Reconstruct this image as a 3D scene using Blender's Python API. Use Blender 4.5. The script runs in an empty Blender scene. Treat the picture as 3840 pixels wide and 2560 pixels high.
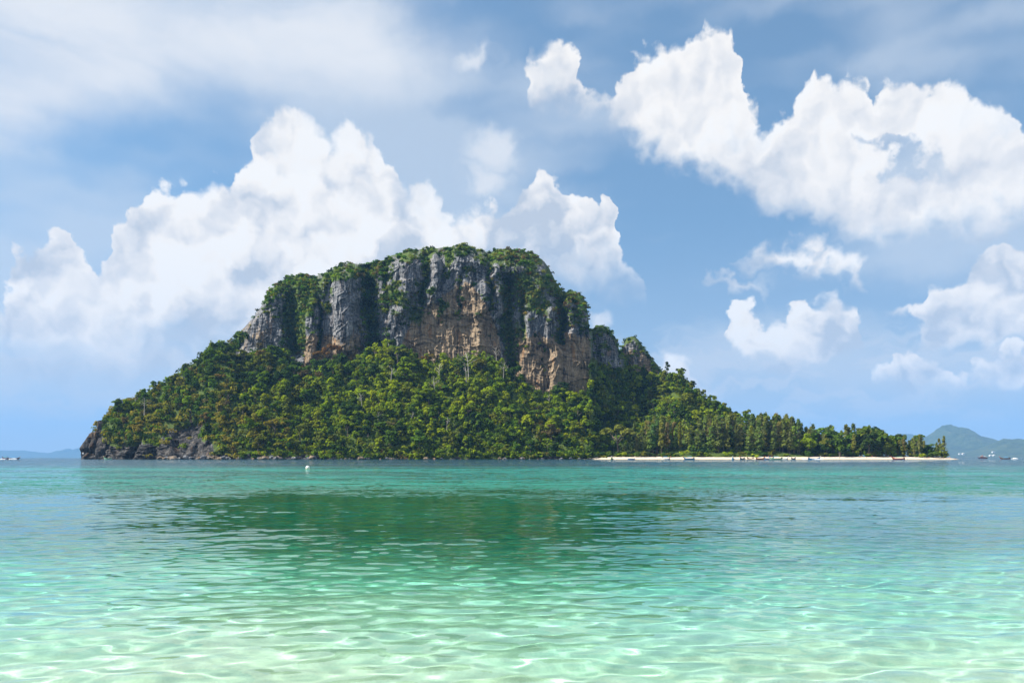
import bpy, bmesh, math, random
import numpy as np
from mathutils import Vector, Matrix

R = math.radians
scene = bpy.context.scene
COL = scene.collection

# ---------------------------------------------------------------- camera
FPX = 2987.0            # focal length in photo pixels (28 mm lens, 3840 px wide)
HZ = 1716.0             # row of the sea horizon
CAMH = 1.5
cam_data = bpy.data.cameras.new('camera')
cam_data.sensor_width = 36.0
cam_data.lens = 36.0 * FPX / 3840.0
cam_data.shift_y = (HZ - 1280.0) / 3840.0
cam_data.clip_start = 0.1
cam_data.clip_end = 60000.0
cam = bpy.data.objects.new('camera', cam_data)
cam.location = (0, 0, CAMH)
cam.rotation_euler = (R(90), 0, 0)
COL.objects.link(cam)
scene.camera = cam

def at(px, py, Y):
    """a photo pixel at distance Y along the view -> a point of the place"""
    return Vector(((px - 1920.0) / FPX * Y, Y, CAMH + (HZ - py) / FPX * Y))

# ---------------------------------------------------------------- sun, exposure
SUN_EL, SUN_AZ = R(46), R(-99)      # azimuth clockwise from +Y: the sun stands to the left
sun_dir = Vector((math.sin(SUN_AZ) * math.cos(SUN_EL), math.cos(SUN_AZ) * math.cos(SUN_EL), math.sin(SUN_EL)))
sun_data = bpy.data.lights.new('sun', 'SUN')
sun_data.energy = 5.0
sun_data.angle = R(0.53)
sun_data.color = (1.0, 0.95, 0.87)
sun = bpy.data.objects.new('sun', sun_data)
sun.rotation_euler = sun_dir.to_track_quat('Z', 'Y').to_euler()
sun.location = sun_dir * 3000
COL.objects.link(sun)
sun_data.cycles.is_caustics_light = True

scene.view_settings.view_transform = 'Standard'
scene.view_settings.look = 'None'
scene.view_settings.gamma = 1.0
scene.view_settings.exposure = 0.95
scene.view_settings.use_curve_mapping = False
scene.render.engine = 'CYCLES'
scene.cycles.use_denoising = True
scene.cycles.use_adaptive_sampling = True
scene.cycles.adaptive_threshold = 0.012
scene.cycles.max_bounces = 8
scene.cycles.diffuse_bounces = 2
scene.cycles.glossy_bounces = 3
scene.cycles.transmission_bounces = 4
scene.cycles.transparent_max_bounces = 8
scene.cycles.volume_bounces = 0
scene.cycles.sample_clamp_indirect = 6.0
scene.cycles.sample_clamp_direct = 0.0
# ---------------------------------------------------------------- helpers
def mesh_np(name, verts, quads=None, tris=None, mat=None, smooth=False):
    """mesh from numpy arrays (n,3), (m,4), (k,3)"""
    me = bpy.data.meshes.new(name)
    verts = np.asarray(verts, dtype=np.float32)
    parts, sizes = [], []
    if quads is not None and len(quads):
        q = np.asarray(quads, dtype=np.int32); parts.append(q.ravel()); sizes.append(np.full(len(q), 4, np.int32))
    if tris is not None and len(tris):
        t = np.asarray(tris, dtype=np.int32); parts.append(t.ravel()); sizes.append(np.full(len(t), 3, np.int32))
    loops = np.concatenate(parts); sz = np.concatenate(sizes)
    me.vertices.add(len(verts)); me.vertices.foreach_set('co', verts.ravel())
    me.loops.add(len(loops)); me.loops.foreach_set('vertex_index', loops)
    me.polygons.add(len(sz))
    starts = np.concatenate(([0], np.cumsum(sz)[:-1])).astype(np.int32)
    me.polygons.foreach_set('loop_start', starts)
    if smooth:
        me.polygons.foreach_set('use_smooth', np.ones(len(sz), dtype=bool))
    me.update(calc_edges=True)
    if mat: me.materials.append(mat)
    return me

def link(name, data, parent=None, loc=None, rz=None, scale=None):
    o = bpy.data.objects.new(name, data); COL.objects.link(o)
    if parent is not None: o.parent = parent
    if loc is not None: o.location = loc
    if rz is not None: o.rotation_euler = (0, 0, rz)
    if scale is not None: o.scale = scale if hasattr(scale, '__len__') else (scale,) * 3
    return o

def tag(o, label=None, cat=None, group=None, kind=None):
    if label: o['label'] = label
    if cat: o['category'] = cat
    if group: o['group'] = group
    if kind: o['kind'] = kind
    return o

def grid_quads(nr, nc):
    i = np.arange((nr - 1) * (nc - 1)); r = i // (nc - 1); c = i % (nc - 1)
    a = r * nc + c
    return np.stack([a, a + 1, a + nc + 1, a + nc], axis=1)

def sock(col):
    return (col[0], col[1], col[2], 1.0)

class NT:
    """small node-tree helper"""
    def __init__(s, tree): s.t = tree
    def n(s, typ, **kw):
        nd = s.t.nodes.new('ShaderNode' + typ)
        for k, v in kw.items(): setattr(nd, k, v)
        return nd
    def put(s, inp, v):
        if isinstance(v, bpy.types.NodeSocket): s.t.links.new(v, inp)
        elif v is not None: inp.default_value = v
    def m(s, op, a, b=None, c=None, clamp=False):
        nd = s.n('Math', operation=op, use_clamp=clamp)
        for i, v in enumerate((a, b, c)): s.put(nd.inputs[i], v)
        return nd.outputs[0]
    def v(s, op, a, b=None, c=None, out=0):
        nd = s.n('VectorMath', operation=op)
        s.put(nd.inputs[0], a)
        if b is not None:
            s.put(nd.inputs['Scale'] if op == 'SCALE' else nd.inputs[1], b)
        if c is not None: s.put(nd.inputs[2], c)
        return nd.outputs['Value'] if op in ('LENGTH', 'DOT_PRODUCT', 'DISTANCE') else nd.outputs[out]
    def xyz(s, x, y, z):
        nd = s.n('CombineXYZ')
        for i, v in enumerate((x, y, z)): s.put(nd.inputs[i], v)
        return nd.outputs[0]
    def sep(s, v):
        nd = s.n('SeparateXYZ'); s.put(nd.inputs[0], v); return nd.outputs
    def noise(s, vec, scale, detail=4.0, rough=0.5, lac=2.0, dist=0.0, dim='3D', typ='FBM', out=0, norm=True):
        nd = s.n('TexNoise', noise_dimensions=dim)
        nd.noise_type = typ
        if typ == 'FBM': nd.normalize = norm
        s.put(nd.inputs['Vector'], vec); s.put(nd.inputs['Scale'], scale); s.put(nd.inputs['Detail'], detail)
        s.put(nd.inputs['Roughness'], rough); s.put(nd.inputs['Lacunarity'], lac); s.put(nd.inputs['Distortion'], dist)
        return nd.outputs[out]
    def map(s, v, a, b, c=0.0, d=1.0, smooth=False, clamp=True):
        nd = s.n('MapRange', interpolation_type='SMOOTHSTEP' if smooth else 'LINEAR', clamp=clamp)
        for i, x in enumerate((v, a, b, c, d)): s.put(nd.inputs[i], x)
        return nd.outputs[0]
    def mix(s, f, a, b, blend='MIX'):
        nd = s.n('Mix', data_type='RGBA', blend_type=blend)
        s.put(nd.inputs[0], f); s.put(nd.inputs[6], a); s.put(nd.inputs[7], b)
        return nd.outputs[2]
    def ramp(s, f, stops, interp='LINEAR'):
        nd = s.n('ValToRGB'); nd.color_ramp.interpolation = interp
        el = nd.color_ramp.elements
        while len(el) < len(stops): el.new(0.5)
        for e, (p, c) in zip(el, stops):
            e.position = p; e.color = c if len(c) == 4 else (*c, 1.0)
        s.put(nd.inputs[0], f)
        return nd.outputs[0]

def new_mat(name):
    m = bpy.data.materials.new(name); m.use_nodes = True
    t = m.node_tree; t.nodes.clear()
    h = NT(t); out = h.n('OutputMaterial')
    return m, h, out

def plain(name, col, rough=0.6, metal=0.0, var=0.12, scale=3.0):
    """painted or worn surface: a base colour with slight mottling"""
    m, h, out = new_mat(name)
    p = h.n('BsdfPrincipled')
    tc = h.n('TexCoord').outputs['Object']
    f = h.noise(tc, scale, 3.0)
    c = h.mix(f, sock([x * (1 - var) for x in col]), sock([min(1, x * (1 + var)) for x in col]))
    h.put(p.inputs['Base Color'], c); p.inputs['Roughness'].default_value = rough; p.inputs['Metallic'].default_value = metal
    h.t.links.new(p.outputs[0], out.inputs[0])
    return m
# ---------------------------------------------------------------- sky: Nishita air with procedural clouds
def make_world():
    world = bpy.data.worlds.new("World"); scene.world = world; world.use_nodes = True
    t = world.node_tree; t.nodes.clear()
    h = NT(t)
    out = h.n('OutputWorld'); bg = h.n('Background'); t.links.new(bg.outputs[0], out.inputs[0])
    sky = h.n('TexSky'); sky.sky_type = 'NISHITA'; sky.sun_disc = False
    sky.sun_elevation = SUN_EL; sky.sun_rotation = SUN_AZ
    sky.air_density = 1.0; sky.dust_density = 0.3; sky.ozone_density = 2.5; sky.altitude = 0
    bg.inputs['Strength'].default_value = 0.083
    d = h.n('TexCoord').outputs['Generated']
    x, y, z = h.sep(d)
    h.put(sky.inputs['Vector'], h.v('NORMALIZE', h.xyz(x, y, h.m('MULTIPLY_ADD', h.m('MAXIMUM', z, 0.0), 0.76, 0.28))))
    az = h.m('ARCTAN2', x, y)
    el = h.m('ARCSINE', z)
    q = h.xyz(h.m('SINE', az), h.m('COSINE', az), el)          # seamless cylinder of sky
    A0, A1, E0, E1 = R(-40), R(40), R(-4), R(40)

    def to(px, py):
        a = math.atan((px - 1920) / FPX)
        return a, math.atan((HZ - py) / FPX * math.cos(a))

    def curve(pts, azs):
        nd = h.n('FloatCurve'); cv = nd.mapping.curves[0]; nd.mapping.use_clip = False
        ab = []
        for px, py in pts:
            a, e = to(px, py)
            ab.append(((a - A0) / (A1 - A0), (e - E0) / (E1 - E0)))
        for i, (a, b) in enumerate(ab):
            if i < 2: cv.points[i].location = (a, b); p = cv.points[i]
            else: p = cv.points.new(a, b)
            p.handle_type = 'VECTOR'
        nd.mapping.update()
        h.put(nd.inputs['Value'], azs)
        return h.map(nd.outputs[0], 0, 1, E0, E1, clamp=False)

    # billows: two warps of the cloud outlines plus round puffs
    p2 = h.xyz(az, el, 0.0)
    w1 = h.noise(p2, 9.0, 1.0, 0.5, dim='2D', out=1)
    w2 = h.noise(p2, 32.0, 4.0, 0.54, dim='2D', out=1)
    w = h.v('ADD', h.v('SCALE', h.v('SUBTRACT', w1, (.5, .5, .5)), 0.020), h.v('SCALE', h.v('SUBTRACT', w2, (.5, .5, .5)), 0.032))
    wx, wy, wz = h.sep(w)
    pw = h.xyz(h.m('ADD', az, wx), h.m('ADD', el, wy), 0.0)
    def puff(v, s):
        nd = h.n('TexVoronoi', voronoi_dimensions='2D', feature='SMOOTH_F1'); nd.normalize = False
        h.put(nd.inputs['Vector'], v); nd.inputs['Scale'].default_value = s
        nd.inputs['Detail'].default_value = 1.0; nd.inputs['Roughness'].default_value = 0.5
        nd.inputs['Smoothness'].default_value = 0.35
        return nd.outputs['Distance']
    pf = puff(pw, 30.0)
    pfl = puff(h.v('ADD', pw, (-0.010, 0.013, 0.0)), 30.0)
    emb = h.m('SUBTRACT', pfl, pf)                    # lit on the side towards the sun
    nb = h.noise(pw, 13.0, 4.0, 0.52, dim='2D')
    nbl = h.noise(h.v('ADD', pw, (-0.022, 0.03, 0.0)), 13.0, 4.0, 0.52, dim='2D')
    embn = h.m('SUBTRACT', nb, nbl)
    azw = h.map(h.m('ADD', az, wx), A0, A1, clamp=False)
    elw = h.m('ADD', h.m('ADD', el, wz), h.m('MULTIPLY', h.m('SUBTRACT', pf, 0.45), 0.024))
    st = h.v('MULTIPLY', h.v('ADD', p2, h.v('SCALE', w, 0.6)), (0.8, 2.4, 0.0))
    wisp = h.noise(st, 5.0, 4.0, 0.5, dim='2D', dist=0.3)
    soft_n = h.noise(h.v('ADD', p2, h.v('SCALE', w, 1.0)), 6.0, 2.0, dim='2D')
    soft_l = h.noise(h.v('ADD', h.v('ADD', p2, h.v('SCALE', w, 1.0)), (-0.045, 0.05, 0.0)), 6.0, 2.0, dim='2D')

    fuzz = h.map(soft_n, 0.42, 0.68, 0.9, 3.4, smooth=True)
    def layer(top, bot, e_top=0.006, e_bot=0.03, depth=0.11, gray=1.0):
        tp = curve(top, azw); bt = curve(bot, azw)
        a1 = h.map(h.m('SUBTRACT', tp, elw), -e_top * 0.3, h.m('MULTIPLY', fuzz, e_top), 0, 1, smooth=True)
        a2 = h.map(h.m('SUBTRACT', elw, bt), -e_bot * 0.3, e_bot, 0, 1, smooth=True)
        al = h.m('MULTIPLY', a1, a2)
        up = h.map(h.m('SUBTRACT', elw, bt), 0.0, depth, 0, 1)
        rim = h.map(h.m('SUBTRACT', tp, elw), 0.0, 0.05, 1, 0)
        return al, h.m('ADD', h.m('MULTIPLY', up, 0.26), h.m('MULTIPLY', h.m('POWER', rim, 2.0), 0.26))

    relief = h.m('ADD', h.m('ADD', h.m('MULTIPLY', emb, 0.55), h.m('MULTIPLY', embn, 1.5)), h.m('MULTIPLY', h.m('SUBTRACT', soft_n, soft_l), 1.4))
    WHITE, MID, GRAY = (6.35, 6.12, 5.85), (4.85, 4.92, 5.1), (3.5, 3.85, 4.4)
    def shade(up, embk=1.0, lo=0.30):
        s = h.m('ADD', up, lo)
        s = h.m('ADD', s, h.m('MULTIPLY', relief, embk))
        return h.ramp(s, [(0.05, GRAY), (0.38, MID), (0.80, WHITE), (1.0, (6.35, 6.25, 6.1))])

    col = h.mix(1.0, sky.outputs[0], sock((1.04, 1.19, 1.10)), 'MULTIPLY')
    def over(c, al, colour):
        return h.mix(al, c, colour)

    inframe = h.m('MULTIPLY', h.map(h.m('ABSOLUTE', az), R(36), R(44), 1, 0, smooth=True), h.map(el, R(33), R(42), 1, 0, smooth=True))
    # high veil of thin cloud, all round the sky
    vs = h.noise(st, 3.0, 3.0, 0.55, dim='2D')
    veil = h.m('MULTIPLY', h.map(vs, 0.34, 0.64, 0.05, 0.62, smooth=True), 1.0)
    col = over(col, veil, sock((4.3, 4.7, 5.2)))
    col = over(col, h.m('MULTIPLY', h.m('POWER', h.map(el, 0.0, R(17), 1, 0), 1.6), 0.62), sock((4.5, 4.5, 4.5)))      # milky air low over the sea
    # cirrus sheet, upper left
    ct = curve([(-700, -900), (700, -900), (1200, -420), (1450, -100), (1600, 60), (1750, 140), (1850, 180), (1950, 240), (2000, 330), (2100, 600), (4600, 700)], azw)
    cb = curve([(-700, 640), (0, 610), (250, 560), (430, 510), (560, 440), (680, 385), (820, 390), (1000, 430), (1300, 440), (1600, 400), (1800, 330), (1950, 290), (2100, 500), (4600, 500)], azw)
    els = h.m('ADD', el, h.m('MULTIPLY', wz, 0.45))
    ca = h.m('MULTIPLY', h.map(h.m('SUBTRACT', ct, els), -0.05, 0.10, 0, 1, smooth=True), h.map(h.m('SUBTRACT', els, cb), -0.015, 0.06, 0, 1, smooth=True))
    ca = h.m('MULTIPLY', ca, h.map(wisp, 0.25, 0.6, 0.55, 0.97, smooth=True))
    col = over(col, ca, h.mix(h.map(wisp, 0.35, 0.65), sock((4.2, 4.6, 5.2)), sock((5.15, 5.3, 5.55))))
    # faint wisps
    def spot(px, py, rx, ry):
        a_, e_ = to(px, py)
        l_ = h.v('LENGTH', h.v('MULTIPLY', h.v('SUBTRACT', pw, (a_, e_, 0)), (FPX / rx, FPX / ry, 0)))
        return h.map(l_, 0.2, 1.0, 1, 0, smooth=True)
    wa = h.m('MAXIMUM', h.m('MAXIMUM', spot(1800, 215, 130, 60), spot(1860, 560, 150, 90)), h.m('MAXIMUM', spot(1820, 670, 130, 80), spot(2245, 1195, 60, 50)))
    wa = h.m('MULTIPLY', wa, h.map(nb, 0.36, 0.6, 0, 0.85, smooth=True))
    col = over(col, wa, sock((5.1, 5.25, 5.5)))
    # low banks near the horizon
    lown = h.noise(h.v('MULTIPLY', pw, (1, 3.5, 0)), 11.0, 3.0, 0.55, dim='2D')
    lowm = h.m('MULTIPLY', h.map(el, R(1.2), R(3.2), 0, 1, smooth=True), h.map(el, R(5.5), R(10.5), 1, 0, smooth=True))
    col = over(col, h.m('MULTIPLY', lowm, h.map(lown, 0.43, 0.60, 0, 0.75, smooth=True)), sock((4.2, 4.5, 4.9)))

    # great cumulus behind the island: soft rear heads, main body, low skirt, right-hand heads
    a, u = layer([(-700, 2100), (800, 2100), (850, 760), (940, 600), (985, 440), (1020, 395), (1080, 380), (1140, 390), (1190, 440), (1230, 490), (1270, 440), (1330, 450), (1360, 490), (1405, 480), (1440, 540), (1455, 590), (1500, 660), (1560, 620), (1600, 640), (1625, 700), (1665, 730), (1680, 790), (1720, 840), (1800, 900), (1900, 2100), (4600, 2100)],
                 [(-700, 1200), (1000, 1150), (4600, 1200)], e_top=0.014, gray=0.9)
    col = over(col, h.m('MULTIPLY', a, h.map(nb, 0.3, 0.5, 0.72, 0.96)), shade(u, 0.8, 0.36))
    a, u = layer([(-700, 1500), (-300, 1400), (0, 1190), (300, 1200), (700, 1280), (900, 1400), (1000, 2100), (4600, 2100)], [(-700, 1500), (0, 1400), (400, 1420), (900, 1440), (4600, 1440)], e_top=0.03, e_bot=0.03)
    col = over(col, h.m('MULTIPLY', a, 0.75), shade(u, 0.6, 0.28))
    a, u = layer([(-700, 2100), (-250, 2100), (-150, 1150), (0, 1070), (25, 970), (60, 925), (130, 910), (200, 885), (245, 855), (275, 870), (300, 940), (350, 1010), (405, 960), (435, 860), (480, 795), (520, 735), (560, 700), (600, 690), (690, 685), (740, 700), (770, 685), (830, 650), (900, 620), (960, 600), (1050, 590), (1130, 600), (1220, 650), (1330, 700), (1420, 770), (1500, 810), (1650, 880), (1800, 930), (2000, 1100), (2200, 2100), (4600, 2100)],
                 [(-700, 1290), (0, 1300), (200, 1340), (500, 1320), (800, 1300), (1000, 1300), (1800, 1330), (4600, 1330)], e_top=0.007, e_bot=0.045, depth=0.16)
    col = over(col, a, shade(u, 0.9, 0.43))
    a, u = layer([(-700, 2100), (1380, 2100), (1420, 870), (1440, 825), (1500, 795), (1530, 835), (1600, 845), (1700, 805), (1740, 770), (1790, 765), (1830, 750), (1870, 740), (1900, 765), (1960, 740), (1985, 685), (2010, 650), (2060, 632), (2105, 650), (2120, 690), (2190, 735), (2220, 765), (2265, 715), (2295, 750), (2302, 840), (2318, 900), (2360, 955), (2430, 1010), (2500, 2100), (4600, 2100)],
                 [(-700, 1000), (1400, 1020), (1900, 1060), (2150, 1080), (2400, 1060), (4600, 1060)], e_top=0.007, e_bot=0.07, depth=0.13)
    col = over(col, a, shade(u, 1.0, 0.34))
    # big cumulus, upper right
    pr = h.v('ADD', p2, h.v('SCALE', w, 2.4))
    def rag(px, py, rx, ry):
        a_, e_ = to(px, py)
        return h.map(h.v('LENGTH', h.v('MULTIPLY', h.v('SUBTRACT', pr, (a_, e_, 0)), (FPX / rx, FPX / ry, 0))), 0.2, 1.0, 1, 0, smooth=True)
    hole = h.m('MAXIMUM', h.m('MAXIMUM', rag(3340, 550, 120, 60), rag(3400, 610, 110, 100)), h.m('MULTIPLY', rag(3530, 650, 200, 90), 0.8))
    hole = h.m('ADD', hole, h.m('MULTIPLY', h.m('SUBTRACT', nb, 0.53), 2.0))
    a, u = layer([(-700, 2100), (1900, 2100), (1950, 340), (1965, 250), (2000, 160), (2040, 150), (2090, 122), (2140, 150), (2165, 185), (2165, 240), (2195, 300), (2250, 330), (2290, 350), (2320, 300), (2335, 250), (2380, 200), (2420, 175), (2480, 150), (2540, 135), (2580, 150), (2600, 125), (2650, 100), (2700, 92), (2755, 102), (2780, 150), (2792, 240), (2798, 340), (2810, 365), (2830, 378), (2840, 415), (2870, 480), (2895, 450), (2950, 420), (2990, 370), (3010, 310), (3050, 275), (3110, 290), (3150, 290), (3200, 262), (3240, 270), (3256, 320), (3262, 380), (3280, 368), (3330, 300), (3380, 280), (3450, 300), (3530, 300), (3600, 330), (3700, 340), (3750, 380), (3800, 420), (3840, 480), (3900, 560), (4000, 700), (4100, 2100), (4600, 2100)],
                 [(-700, 300), (1900, 300), (1960, 340), (1990, 375), (2100, 395), (2230, 400), (2290, 440), (2340, 480), (2400, 560), (2450, 580), (2500, 620), (2600, 630), (2660, 650), (2760, 710), (2850, 760), (3000, 820), (3100, 860), (3300, 880), (3500, 860), (3700, 850), (3840, 820), (4000, 780), (4600, 780)], e_top=0.010, e_bot=0.032, depth=0.085)
    a = h.m('MULTIPLY', a, h.map(hole, 0.1, 1.1, 1, 0.22, smooth=True))
    col = over(col, a, shade(u, 0.65, 0.40))
    # lens cloud and the right-edge cumulus
    a, u = layer([(-700, 2100), (2690, 2100), (2720, 965), (2780, 945), (2850, 910), (2890, 893), (2960, 900), (3060, 905), (3100, 898), (3190, 898), (3230, 925), (3260, 960), (3275, 995), (3285, 2100), (3300, 2100), (3315, 1165), (3360, 1150), (3400, 1105), (3460, 1095), (3490, 1060), (3510, 1005), (3560, 1010), (3620, 1020), (3660, 970), (3690, 910), (3730, 888), (3790, 888), (3840, 900), (3900, 940), (4000, 1000), (4150, 2100), (4600, 2100)],
                 [(-700, 980), (2720, 975), (2800, 985), (2900, 1010), (3000, 1022), (3100, 1030), (3200, 1032), (3290, 1020), (3310, 1180), (3440, 1180), (3460, 1260), (3520, 1300), (3700, 1315), (3840, 1315), (4000, 1300), (4600, 1300)], e_top=0.006, e_bot=0.018, depth=0.075)
    col = over(col, a, shade(u, 1.1, 0.42))
    # mid and low right cumulus
    a, u = layer([(-700, 2100), (2420, 2100), (2445, 1320), (2500, 1305), (2540, 1310), (2580, 1335), (2620, 1400), (2650, 1450), (2690, 1470), (2705, 2100), (2710, 2100), (2720, 1180), (2735, 1150), (2780, 1115), (2840, 1120), (2875, 1145), (2878, 1180), (2900, 1152), (2940, 1145), (2965, 1150), (2990, 1110), (3030, 1100), (3080, 1108), (3120, 1080), (3150, 1075), (3200, 1090), (3222, 1130), (3230, 1190), (3238, 1260), (3245, 2100), (3255, 1395), (3310, 1372), (3330, 1322), (3370, 1305), (3420, 1300), (3460, 1325), (3520, 1330), (3560, 1372), (3610, 1370), (3640, 1405), (3690, 1360), (3720, 1340), (3740, 1310), (3800, 1310), (3840, 1315), (3950, 1330), (4100, 2100), (4600, 2100)],
                 [(-700, 1480), (2440, 1490), (2690, 1500), (2712, 1210), (2740, 1280), (2790, 1340), (2900, 1365), (3100, 1365), (3200, 1345), (3240, 1280), (3250, 1420), (3300, 1452), (3500, 1468), (3640, 1445), (3840, 1440), (4600, 1440)], e_top=0.006, e_bot=0.018, depth=0.075)
    col = over(col, a, shade(u, 1.1, 0.36))
    # small flat cloud under the lens cloud
    a, u = layer([(-700, 2100), (2590, 2100), (2630, 995), (2670, 985), (2720, 1010), (2760, 1015), (2800, 1010), (2860, 1015), (2900, 1022), (2930, 1040), (2950, 2100), (4600, 2100)], [(-700, 1000), (2600, 1005), (2680, 1040), (2740, 1068), (2860, 1066), (2940, 1050), (4600, 1050)], e_top=0.009, e_bot=0.016, depth=0.03)
    col = over(col, h.m('MULTIPLY', a, 0.85), shade(u, 0.8, 0.42))

    # the rest of the sky, out of the picture: scattered fair-weather cumulus of the same kind
    gen = h.noise(h.v('MULTIPLY', h.v('ADD', q, w), (1, 1, 1.6)), 3.4, 5.0, 0.56)
    ga = h.m('MULTIPLY', h.map(gen, 0.50, 0.56, 0, 1, smooth=True), h.m('SUBTRACT', 1.0, inframe))
    ga = h.m('MULTIPLY', ga, h.map(el, R(3), R(10), 0, 1, smooth=True))
    col = over(col, ga, shade(0.25, 0.8, 0.36))
    h.put(bg.inputs['Color'], col)
    world.cycles.sampling_method = 'MANUAL'
    world.cycles.sample_map_resolution = 1024
make_world()
# ---------------------------------------------------------------- sea
def make_water():
    rng = np.random.default_rng(7)
    ys = [-1.5]; d = 0.046
    while ys[-1] < 26000:
        y_ = ys[-1]
        d = 0.046 if y_ < 10 else (d * 1.0045 if y_ < 26 else min(d * 1.02, 400))
        ys.append(y_ + d)
    ys = np.array(ys); nc = 520
    us = np.linspace(-1.02, 1.02, nc)
    X = us[None, :] * (ys[:, None] + 7.0) * 0.86
    Y = np.repeat(ys[:, None], nc, axis=1)
    sp = np.maximum(np.gradient(ys)[:, None], (us[1] - us[0]) * (ys[:, None] + 7.0) * 0.86)
    Z = np.zeros_like(X)
    # swell and ripples: many crossing trains, crests mostly along the shore
    wl = np.concatenate([rng.uniform(0.17, 0.32, 28), rng.uniform(0.32, 0.62, 36), rng.uniform(0.62, 1.5, 16), rng.uniform(3, 9, 8)])
    for L in wl:
        ang = rng.normal(math.pi / 2 + 0.15, 0.5)
        k = 2 * math.pi / L
        slope = 0.0125 if L < 0.32 else (0.0140 if L < 0.62 else (0.0120 if L < 1.5 else 0.008))
        a = slope / k * rng.uniform(0.6, 1.3)
        ph = rng.uniform(0, 6.28)
        kx, ky = k * math.cos(ang), k * math.sin(ang)
        fade = np.clip((L / np.maximum(sp, 1e-6) - 2.2) / 2.0, 0, 1)
        # wave groups: each train waxes and wanes over a few wavelengths
        env = 0.65 + 0.5 * np.sin((kx * 0.13 - ky * 0.19) * X + (ky * 0.11 + kx * 0.17) * Y + rng.uniform(0, 6.28))
        Z += a * env * fade * np.sin(kx * X + ky * Y + ph + 0.6 * np.sin(0.31 * ky * X - 0.23 * kx * Y))
    P = np.stack([X, Y, Z], -1).reshape(-1, 3)
    m, h, out = new_mat('sea_water')
    geo = h.n('NewGeometry')
    pos = geo.outputs['Position']
    x, y, z = h.sep(pos)
    # wind ripples too small for the mesh: random facet slopes beyond the sheltered shallows
    far = h.map(h.m('ADD', y, h.m('MULTIPLY', h.noise(pos, 0.06, 2.0), 18.0)), 34.0, 52.0, 0.0, 1.0, smooth=True)
    p1 = h.v('MULTIPLY', pos, (1.0, 1.6, 0.0))
    n1 = h.noise(p1, 3.2, 3.0, 0.6, out=1)
    n2 = h.noise(p1, 0.35, 2.0, 0.5, out=1)
    s = h.v('ADD', h.v('SUBTRACT', n1, (0.5, 0.5, 0.5)), h.v('SCALE', h.v('SUBTRACT', n2, (0.5, 0.5, 0.5)), 0.5))
    amp = h.m('ADD', 0.10, h.m('MULTIPLY', far, 1.7))
    s = h.v('MULTIPLY', h.v('SCALE', s, amp), (1.2, 1.0, 0.0))
    s = h.v('ADD', s, h.xyz(0.0, h.m('MULTIPLY', far, -0.13), 0.0))      # constant tilt toward the viewer's side, added so far water reflects less sky
    nrm = h.v('NORMALIZE', h.v('ADD', geo.outputs['Normal'], s))
    gs = h.n('BsdfGlass'); gs.inputs['Roughness'].default_value = 0.0; gs.inputs['IOR'].default_value = 1.33
    gs.inputs['Color'].default_value = (0.93, 0.992, 0.975, 1); h.put(gs.inputs['Normal'], nrm)
    h.t.links.new(gs.outputs[0], out.inputs[0])
    me = mesh_np('sea', P, grid_quads(len(ys), nc), mat=m, smooth=True)
    o = tag(link('sea', me), kind='structure')
    o.cycles.is_caustics_caster = True
    # seabed
    yb = np.concatenate([np.arange(-3, 40, 0.25), np.geomspace(40, 26000, 160)]); ncb = 90
    ub = np.linspace(-1.1, 1.1, ncb)
    XB = ub[None, :] * (yb[:, None] + 9.0) * 0.9
    YB = np.repeat(yb[:, None], ncb, axis=1)
    dep = np.interp(yb, [-3, 0, 5, 12, 36, 100, 300], [0.55, 0.7, 0.9, 1.35, 2.7, 4.5, 6.0])[:, None]
    ZB = -dep + 0.02 * np.sin(XB * 1.3 + np.sin(YB * 0.9)) * np.sin(YB * 2.1 + 0.6 * np.sin(XB)) * (YB < 40)
    m2, h, out = new_mat('sand_bed')
    pos = h.n('NewGeometry').outputs['Position']; x, y, z = h.sep(pos)
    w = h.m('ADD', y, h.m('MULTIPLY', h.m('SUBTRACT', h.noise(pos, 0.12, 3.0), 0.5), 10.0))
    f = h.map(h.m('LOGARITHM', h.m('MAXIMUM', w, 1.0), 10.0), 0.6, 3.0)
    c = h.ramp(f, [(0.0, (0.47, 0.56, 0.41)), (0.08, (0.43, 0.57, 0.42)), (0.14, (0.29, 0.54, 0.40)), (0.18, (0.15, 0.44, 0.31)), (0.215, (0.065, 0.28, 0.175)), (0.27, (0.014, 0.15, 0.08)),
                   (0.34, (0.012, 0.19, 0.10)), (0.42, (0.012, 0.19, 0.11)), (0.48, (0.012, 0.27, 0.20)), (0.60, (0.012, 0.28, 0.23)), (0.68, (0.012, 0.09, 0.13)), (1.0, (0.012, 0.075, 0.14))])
    gr = h.map(h.noise(pos, 60.0, 2.0), 0.3, 0.7, 0.9, 1.06)
    gr = h.m('MULTIPLY', gr, h.map(h.noise(h.v('MULTIPLY', pos, (0.7, 1.0, 0.0)), 1.1, 4.0, 0.6), 0.35, 0.65, 0.86, 1.06))          # mottled sand
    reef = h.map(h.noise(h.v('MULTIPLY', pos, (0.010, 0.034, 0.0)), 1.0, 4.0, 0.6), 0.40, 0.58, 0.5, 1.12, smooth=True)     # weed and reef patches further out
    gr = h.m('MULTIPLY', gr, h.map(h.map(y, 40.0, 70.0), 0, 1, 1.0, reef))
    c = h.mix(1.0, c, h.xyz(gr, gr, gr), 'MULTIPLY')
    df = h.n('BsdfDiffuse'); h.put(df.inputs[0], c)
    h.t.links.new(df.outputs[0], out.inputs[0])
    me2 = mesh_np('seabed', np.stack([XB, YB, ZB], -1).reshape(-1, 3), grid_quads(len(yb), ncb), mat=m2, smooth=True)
    o2 = tag(link('seabed', me2), kind='structure')
    o2.cycles.is_caustics_receiver = True
make_water()
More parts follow.
